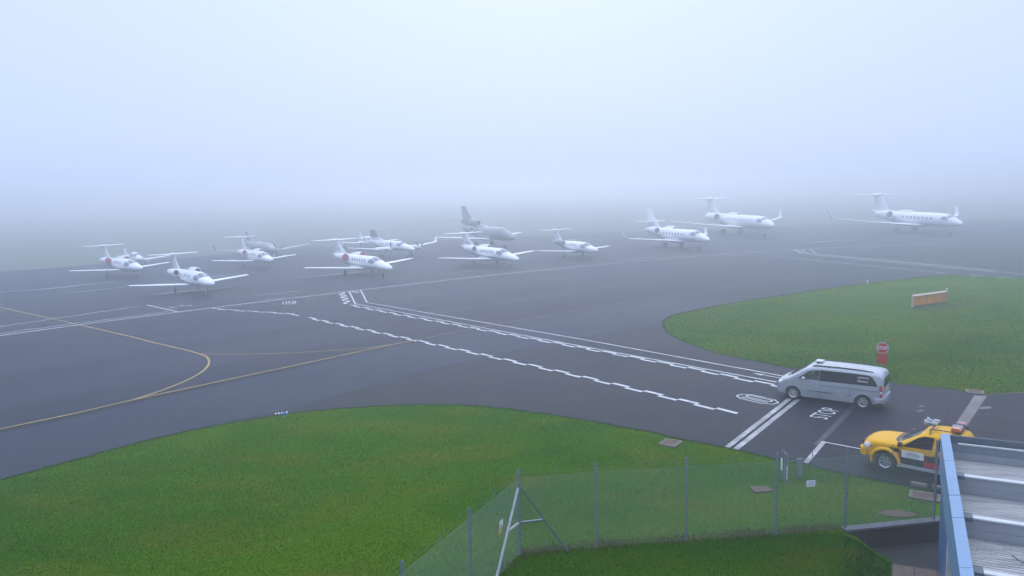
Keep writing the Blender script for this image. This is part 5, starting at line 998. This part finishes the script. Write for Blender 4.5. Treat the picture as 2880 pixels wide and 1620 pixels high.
G650 = vary(GLOB, windows=[(-7.3-1.28*k,3.14,.68,.52) for k in range(8)], wp=2.1, dome=(-17.2,5.5,.5), fin=[('fin',[(-22.2,0,3.9,5.8,.5),(-23.8,0,4.7,4.6,.42),(-26.6,0,7.55,3.0,.28)],None)], tail=[(-26.6,0,7.62,2.6,.3),(-29.0,5.3,7.7,1.1,.11)], bullet=(-25.6,7.72,4.4,.34),
    fus=[(0,2.32,.04,.04,.04),(-.2,2.35,.32,.24,.28),(-1.3,2.55,.80,.64,.74),(-2.5,2.68,1.10,.90,1.02),(-3.4,2.74,1.24,1.2,1.14),(-4.6,2.8,1.33,1.38,1.24),(-6,2.82,1.36,1.42,1.28),(-18.8,2.82,1.36,1.42,1.28),(-22.8,3.12,1.1,1.18,1.05),(-26.8,3.6,.60,.72,.58),(-29.2,3.9,.2,.26,.2),(-29.8,3.95,.05,.05,.05)],
    wing=[(-10.8,.9,1.62,6.4,.75),(-12.8,2.6,1.76,4.6,.55),(-15.8,6.5,2.1,3.2,.34),(-20.0,13.9,2.95,1.5,.16)], winglet=[(-20.0,13.9,2.95,1.5,.14),(-20.6,14.4,3.2,1.3,.12),(-21.9,14.85,4.8,.65,.07)], stripes=[('stripe_grey',[(-21.0,2.62,.10),(-17.0,2.28,.12),(-12.0,2.1,.10),(-7.0,2.0,.06),(-3.0,2.05,.03)])], texts=[('VP-CER', -22.1, 3.45, 1.5, .4, 3.42, 'stripe_grey')])
aircraft('business_jet', (84.98,147.36), -83.43, 'big white jet with eight large oval windows, rightmost aircraft', G650, group='parked business jets')
FALC = dict(mat='aircraft_taupe', wmat='aircraft_white', lip=True,
    fus=[(0,1.95,.03,.03,.03),(-.15,1.97,.3,.22,.26),(-.9,2.10,.70,.48,.62),(-1.9,2.28,.98,.70,.86),(-2.7,2.38,1.12,.95,.98),(-3.6,2.46,1.20,1.20,1.08),(-5.0,2.5,1.25,1.27,1.14),(-12.0,2.5,1.25,1.27,1.14),(-15.0,2.75,1.0,1.05,.95),(-18.0,3.15,.55,.62,.55),(-19.6,3.35,.2,.22,.2),(-19.9,3.4,.05,.05,.05)],
    wing=[(-7.2,.8,1.45,5.4,.6),(-9.0,2.4,1.55,3.9,.45),(-12.6,9.6,2.05,1.3,.14)], tail=[(-16.5,.2,5.0,2.4,.24),(-18.6,3.85,4.85,1.0,.1)], tmat='aircraft_taupe',
    fin=[('fin',[(-14.3,0,4.0,5.2,.5),(-15.6,0,5.0,3.8,.4),(-18.2,0,7.5,1.8,.16)],None)], engines=[(-12.4,1.85,3.2,3.1,.60,.35)], mains=[(-11.0,1.7,.42,.25,2,1.7)], nose_gear=[(-3.2,.3,.17,2,1.6)],
    windows=[], panes=panes(-2.5,-3.3,42,82,1.6), belly=(-7,-14,1.5,1.1,.5), stripes=[])
fa, fF = aircraft('trijet', (0.54,139.9), -58.81, 'dark grey three-engined jet fading into fog at the back', FALC)
jet_engine(fa, -12.9, 0, 4.35, 6.9, .62, 1, False, 'aircraft_taupe', 0, True, 0.5)
KING = dict(nstripe=True, prop_r=1.3, blades=4,
    fus=[(0,1.48,.03,.03,.03),(-.12,1.49,.22,.16,.18),(-.8,1.56,.45,.34,.38),(-1.9,1.68,.62,.48,.55),(-2.7,1.76,.68,.56,.62),(-3.3,1.80,.70,.78,.66),(-4.0,1.84,.71,.84,.70),(-9.2,1.84,.71,.84,.70),(-11.2,1.98,.52,.66,.55),(-13.2,2.2,.24,.34,.28),(-14.0,2.28,.06,.08,.06)],
    wing=[(-4.9,.4,1.22,2.5,.36),(-5.0,2.7,1.4,2.2,.32),(-5.75,8.4,2.0,1.05,.13)], winglet=[(-5.75,8.4,2.0,1.05,.1),(-6.0,8.6,2.15,.9,.08),(-6.5,8.8,2.75,.5,.05)], tail=[(-12.2,0,4.3,1.5,.15),(-12.75,2.8,4.34,.85,.08)], bullet=(-11.8,4.33,2.2,.12), tmat='aircraft_taupe',
    fin=[('dorsal_fin',[(-8.6,0,2.55,4.6,.2),(-10.7,0,3.02,2.9,.2)],None),('fin',[(-10.7,0,3.03,2.9,.2),(-12.0,0,4.25,1.7,.15)],'aircraft_taupe')], nacelles=[(-2.75,-7.4,2.75,1.55,.46)], mains=[(-5.4,2.75,.33,.2,2,1.3)], nose_gear=[(-2.2,.28,.15,1,1.3)],
    windows=[(-5.2-0.56*k,2.14,.30,.40) for k in range(5)]+[(-8.6,2.14,.3,.4),(-9.3,2.14,.26,.36)], panes=panes(-2.75,-3.4,50,84,1.9), aerials=[(-6.8,.4)], dome=(-3.9,.7,.1),
    stripes=[('stripe_grey',[(-12.6,2.12,.08),(-9.0,1.66,.12),(-5.0,1.56,.13),(-2.0,1.52,.10),(-.5,1.47,.04)]),('stripe_gold',[(-12.0,1.95,.05),(-9.0,1.5,.07),(-5.0,1.42,.08),(-1.8,1.4,.05)])])
aircraft('twin_turboprop', (-15.38,124.02), -50.01, 'white twin turboprop with grey stripe and dark T-tail, behind the red-covered jet', KING, cat='turboprop')
PC12 = dict(mat='aircraft_grey', blades=4, winmat='decal_white', panemat='decal_grey',
    fus=[(0,1.60,.16,.16,.16),(-.1,1.60,.30,.26,.28),(-.6,1.62,.48,.40,.46),(-1.8,1.68,.60,.48,.58),(-2.6,1.72,.68,.56,.66),(-3.2,1.78,.74,.82,.70),(-4.0,1.82,.77,.90,.74),(-9.0,1.82,.77,.90,.74),(-11.0,1.98,.55,.70,.56),(-13.2,2.25,.24,.34,.28),(-14.2,2.35,.06,.08,.06)],
    wing=[(-4.7,.4,1.12,2.2,.34),(-4.85,2.7,1.3,1.95,.28),(-5.4,7.9,1.85,1.1,.13)], winglet=[(-5.4,7.9,1.85,1.1,.1),(-5.7,8.05,2.05,.9,.07),(-6.1,8.12,2.6,.5,.05)], tail=[(-12.6,0,4.2,1.4,.14),(-13.2,2.6,4.24,.8,.07)], bullet=(-12.2,4.24,2.1,.13),
    fin=[('fin',[(-10.3,0,2.4,3.3,.22),(-11.2,0,3.0,2.3,.19),(-12.5,0,4.15,1.4,.13)],None)], mains=[(-5.6,2.2,.33,.2,1,1.2)], nose_gear=[(-1.6,.26,.15,1,1.2)], windows=[], panes=panes(-2.65,-3.25,50,82,1.9), aerials=[(-6.0,.35)], fairings=[(-6.1,3.4,1.4),(-6.3,5.4,1.6)], stripes=[], nose_prop=(-0.02,0,1.6,1.3,4,.22,.4,'aircraft_grey',0.5))
aircraft('single_turboprop', (-38.02,127.14), -50.98, 'grey single turboprop with winglets, faint in fog behind a light jet', PC12, cat='turboprop')
TRAIN = dict(blades=3,
    fus=[(0,1.25,.12,.12,.12),(-.08,1.25,.34,.24,.30),(-.5,1.26,.46,.34,.40),(-1.5,1.3,.56,.40,.46),(-2.1,1.34,.58,.70,.5),(-2.8,1.36,.60,.86,.52),(-3.6,1.36,.58,.80,.5),(-4.4,1.38,.45,.42,.42),(-6.0,1.46,.24,.24,.26),(-7.2,1.52,.07,.1,.08)],
    wing=[(-1.9,.4,.92,1.6,.26),(-2.0,4.9,1.32,1.15,.14)], tail=[(-6.2,.1,1.5,1.0,.1),(-6.4,1.6,1.52,.7,.07)], fin=[('fin',[(-4.9,0,1.65,2.0,.1),(-5.7,0,1.95,1.35,.1),(-6.35,0,2.75,.75,.07)],None)], mains=[(-2.9,1.5,.24,.14,1,.9)], nose_gear=[(-.7,.22,.13,1,.95)],
    windows=[], panes=[[(-1.62,3),(-1.72,70),(-2.25,66),(-2.15,3)],[(-2.35,46),(-2.35,78),(-3.0,78),(-3.0,46)],[(-3.15,46),(-3.15,78),(-3.7,76),(-3.55,50)]], stripes=[('cover_red',[(-6.4,1.38,.10),(-4.2,1.2,.16),(-2.0,1.15,.05)])], nose_prop=(0.02,0,1.25,.95,3,.16,.28,'aircraft_white',0.0,'galvanised_pale'))
aircraft('light_aircraft', (-56.39,119.56), -42.5, 'small white propeller aircraft with glazed cabin, behind the leftmost jet', TRAIN, cat='propeller plane')
SENE = dict(prop_r=.95, blades=3,
    fus=[(0,1.35,.04,.04,.04),(-.15,1.36,.26,.18,.22),(-.9,1.45,.48,.36,.4),(-2.0,1.55,.58,.46,.5),(-2.7,1.6,.6,.74,.54),(-3.4,1.62,.61,.78,.55),(-5.4,1.64,.56,.72,.5),(-7.0,1.72,.34,.42,.34),(-8.5,1.82,.1,.13,.1)],
    wing=[(-2.9,.4,1.12,1.8,.28),(-3.0,5.7,1.55,1.3,.15)], tail=[(-7.6,.1,1.85,1.1,.1),(-7.8,2.0,1.88,.8,.07)], fin=[('fin',[(-6.2,0,1.95,2.3,.13),(-7.0,0,2.35,1.55,.11),(-7.7,0,3.25,.8,.07)],None)], nacelles=[(-2.0,-4.9,1.85,1.38,.36)], mains=[(-3.8,1.8,.26,.15,1,1.1)], nose_gear=[(-1.0,.24,.14,1,1.1)],
    windows=[(-3.9,1.95,.5,.36),(-4.6,1.95,.5,.34)], wp=3.5, panes=panes(-2.1,-2.75,50,84,1.6), stripes=[])
aircraft('light_twin', (-24.56,144.11), -56.7, 'small white twin propeller aircraft, half hidden behind the twin turboprop', SENE, cat='propeller plane')
# ------------------------------------------------------------------ turf: real blades where the picture can tell them apart
def in_poly(px, py, poly):
    r = np.zeros(len(px), bool); j = len(poly)-1
    for i in range(len(poly)):
        xi, yi = poly[i]; xj, yj = poly[j]
        with np.errstate(divide='ignore', invalid='ignore'):
            c = ((yi > py) != (yj > py)) & (px < (xj-xi)*(py-yi)/(yj-yi)+xi)
        r ^= c; j = i
    return r
def blades(name, mat, px, py, pz, hmin, hmax, wid, label):
    n = len(px); a = rng.uniform(0, 2*np.pi, n); h = rng.uniform(hmin, hmax, n); lean = rng.uniform(0.1, 0.9, n)*h; la = rng.uniform(0, 2*np.pi, n); w = wid*rng.uniform(0.6, 1.3, n)
    v = np.empty((n, 3, 3)); v[:, 0] = np.stack([px-np.cos(a)*w, py-np.sin(a)*w, pz-0.01], 1); v[:, 1] = np.stack([px+np.cos(a)*w, py+np.sin(a)*w, pz-0.01], 1); v[:, 2] = np.stack([px+np.cos(la)*lean, py+np.sin(la)*lean, pz+h], 1)
    me = bpy.data.meshes.new(name); me.vertices.add(3*n); me.vertices.foreach_set('co', v.ravel()); me.loops.add(3*n); me.loops.foreach_set('vertex_index', np.arange(3*n, dtype=np.int32)); me.polygons.add(n); me.polygons.foreach_set('loop_start', np.arange(0, 3*n, 3, dtype=np.int32)); me.update()
    # grass normals lean to the sky so that turf shades as a surface, not as confetti
    nn = np.zeros((n, 3, 3)); nn[:, :, 2] = 1.0; nn[:, :, 0] = (rng.normal(0, 0.45, n))[:, None]; nn[:, :, 1] = (rng.normal(0, 0.45, n))[:, None]; nn /= np.linalg.norm(nn, axis=2, keepdims=True)
    me.polygons.foreach_set('use_smooth', np.ones(n, bool)); me.normals_split_custom_set(nn.reshape(-1, 3).tolist()) if n < 400000 else me.normals_split_custom_set_from_vertices(nn.reshape(-1, 3))
    t = np.clip(rng.normal(0.5, 0.11, n), 0.1, 0.95); c = np.stack([t*1.03, t, t*0.92, np.ones(n)], 1); c = np.repeat(c, 3, 0).clip(0, 1)
    at = me.color_attributes.new('tint', 'FLOAT_COLOR', 'POINT'); at.data.foreach_set('color', c.ravel())
    return tag(link(name, me, mat), label, 'grass', kind='stuff')
near_poly = NEAR_R+[(14.0,25.2),(13.5,24.1)]+FENCE_R[::-1]+FENCE_L[1:]+[(-12,4),(-45,-2)]
def scatter(poly, bounds, n, dens):
    x = rng.uniform(bounds[0], bounds[1], n); y = rng.uniform(bounds[2], bounds[3], n); k = in_poly(x, y, poly) & (rng.uniform(0, 1, n) < dens(x, y)) & (np.abs(x) < y*0.70+1.0)
    # tufts: pull blades together
    return x[k], y[k]
x, y = scatter(near_poly, (-24, 15, 15.5, 39.5), 1500000, lambda x, y: np.clip((24/np.maximum(y, 15))**1.6, 0, 1))
blades('grass', 'grass_blades', x, y, np.full(len(x), GZ), 0.02, 0.062, 0.007, 'mown green grass beside the taxiway')
xs_, ys_ = [], []
for line, m in ((NEAR_R, 1), (RIGHT_R[:-3], 1)):     # ragged turf overhanging the tarmac edge
    for a, b in zip(line[:-1], line[1:]):
        d = math.hypot(b[0]-a[0], b[1]-a[1]); k = int(d*170)
        if d > 6 or k < 1: continue
        t = rng.uniform(0, 1, k); nx, ny = -(b[1]-a[1])/d, (b[0]-a[0])/d; w = rng.normal(0.0, 0.065, k); xs_.append(a[0]+(b[0]-a[0])*t+nx*w); ys_.append(a[1]+(b[1]-a[1])*t+ny*w)
x, y = np.concatenate(xs_), np.concatenate(ys_); blades('grass', 'edge_blades', x, y, np.full(len(x), GZ+0.008), 0.02, 0.06, 0.012, 'longer ragged grass along the tarmac edges')
right_poly = RIGHT_R+[(60,42),(75,61)]
x = rng.uniform(11, 66, 1300000); y = rng.uniform(38, 89, 1300000); k = in_poly(x, y, right_poly) & (rng.uniform(0, 1, len(x)) < np.clip((44/y)**2, 0, 1)) & (x < y*0.74)
x, y = x[k], y[k]; blades('grass', 'grass_blades', x, y, np.full(len(x), GZ), 0.03, 0.08, 0.013, 'mown green grass of the island behind the van')
x, y = scatter(lawn_poly, (-5, 11, 12, 24), 420000, lambda x, y: np.ones(len(x))); blades('grass', 'lawn_blades', x, y, np.full(len(x), GZ+0.005), 0.025, 0.06, 0.006, 'dense dark lawn on the near side of the fence')
# bank
n = 36000; d = rng.uniform(13, 25.3, n); t = rng.uniform(0, 0.98, n); s = t*t*(3-2*t); X = ED.x*d+EN.x*(-1.26+1.36*t); Y = ED.y*d+EN.y*(-1.26+1.36*t); k = Y < 23.42+(X-10.35)*0.1705
blades('grass', 'lawn_blades', X[k], Y[k], (GZ+(PZ+0.03-GZ)*s)[k], 0.03, 0.08, 0.006, 'dark grass on the bank down to the path')
# dead cut grass along the fence foot, mown verge untidy beneath the mesh
xs_, ys_ = [], []
for run, dens, sh in ((FENCE_R[:5], 900, 0.16), (FENCE_L[:4], 260, 0.0)):
    for a, b in zip(run[:-1], run[1:]):
        L = math.hypot(b[0]-a[0], b[1]-a[1]); k = int(L*dens); t = rng.uniform(0, 1, k); nx, ny = -(b[1]-a[1])/L, (b[0]-a[0])/L; w = sh+rng.normal(0, 0.15, k); wob = 0.5+0.5*np.sin(t*L*2.3+a[0]*3); keep = rng.uniform(0, 1, k) < 0.35+0.65*wob
        xs_.append((a[0]+(b[0]-a[0])*t+nx*w)[keep]); ys_.append((a[1]+(b[1]-a[1])*t+ny*w)[keep])
x, y = np.concatenate(xs_), np.concatenate(ys_); blades('dead_grass', 'dead_blades', x, y, np.full(len(x), GZ+0.01), 0.03, 0.10, 0.009, 'brown dead grass along the foot of the fence')

# ------------------------------------------------------------------ fog
m = bpy.data.materials.new('haze'); m.use_nodes = True; MAT['haze'] = m; n_, l_ = m.node_tree.nodes, m.node_tree.links; n_.clear()
out = n_.new('ShaderNodeOutputMaterial'); pv = n_.new('ShaderNodeVolumePrincipled'); pv.inputs['Density'].default_value = HAZE_DENSITY; pv.inputs['Color'].default_value = (0.93, 0.955, 0.985, 1); pv.inputs['Anisotropy'].default_value = 0.85
l_.new(pv.outputs[0], out.inputs['Volume'])
hz = MB().box((0, 1650, 6.0), (7200, 4200, 15.4)).build('haze', 'haze'); tag(hz, 'pale blue-white fog lying over the whole airfield', 'fog', kind='stuff')
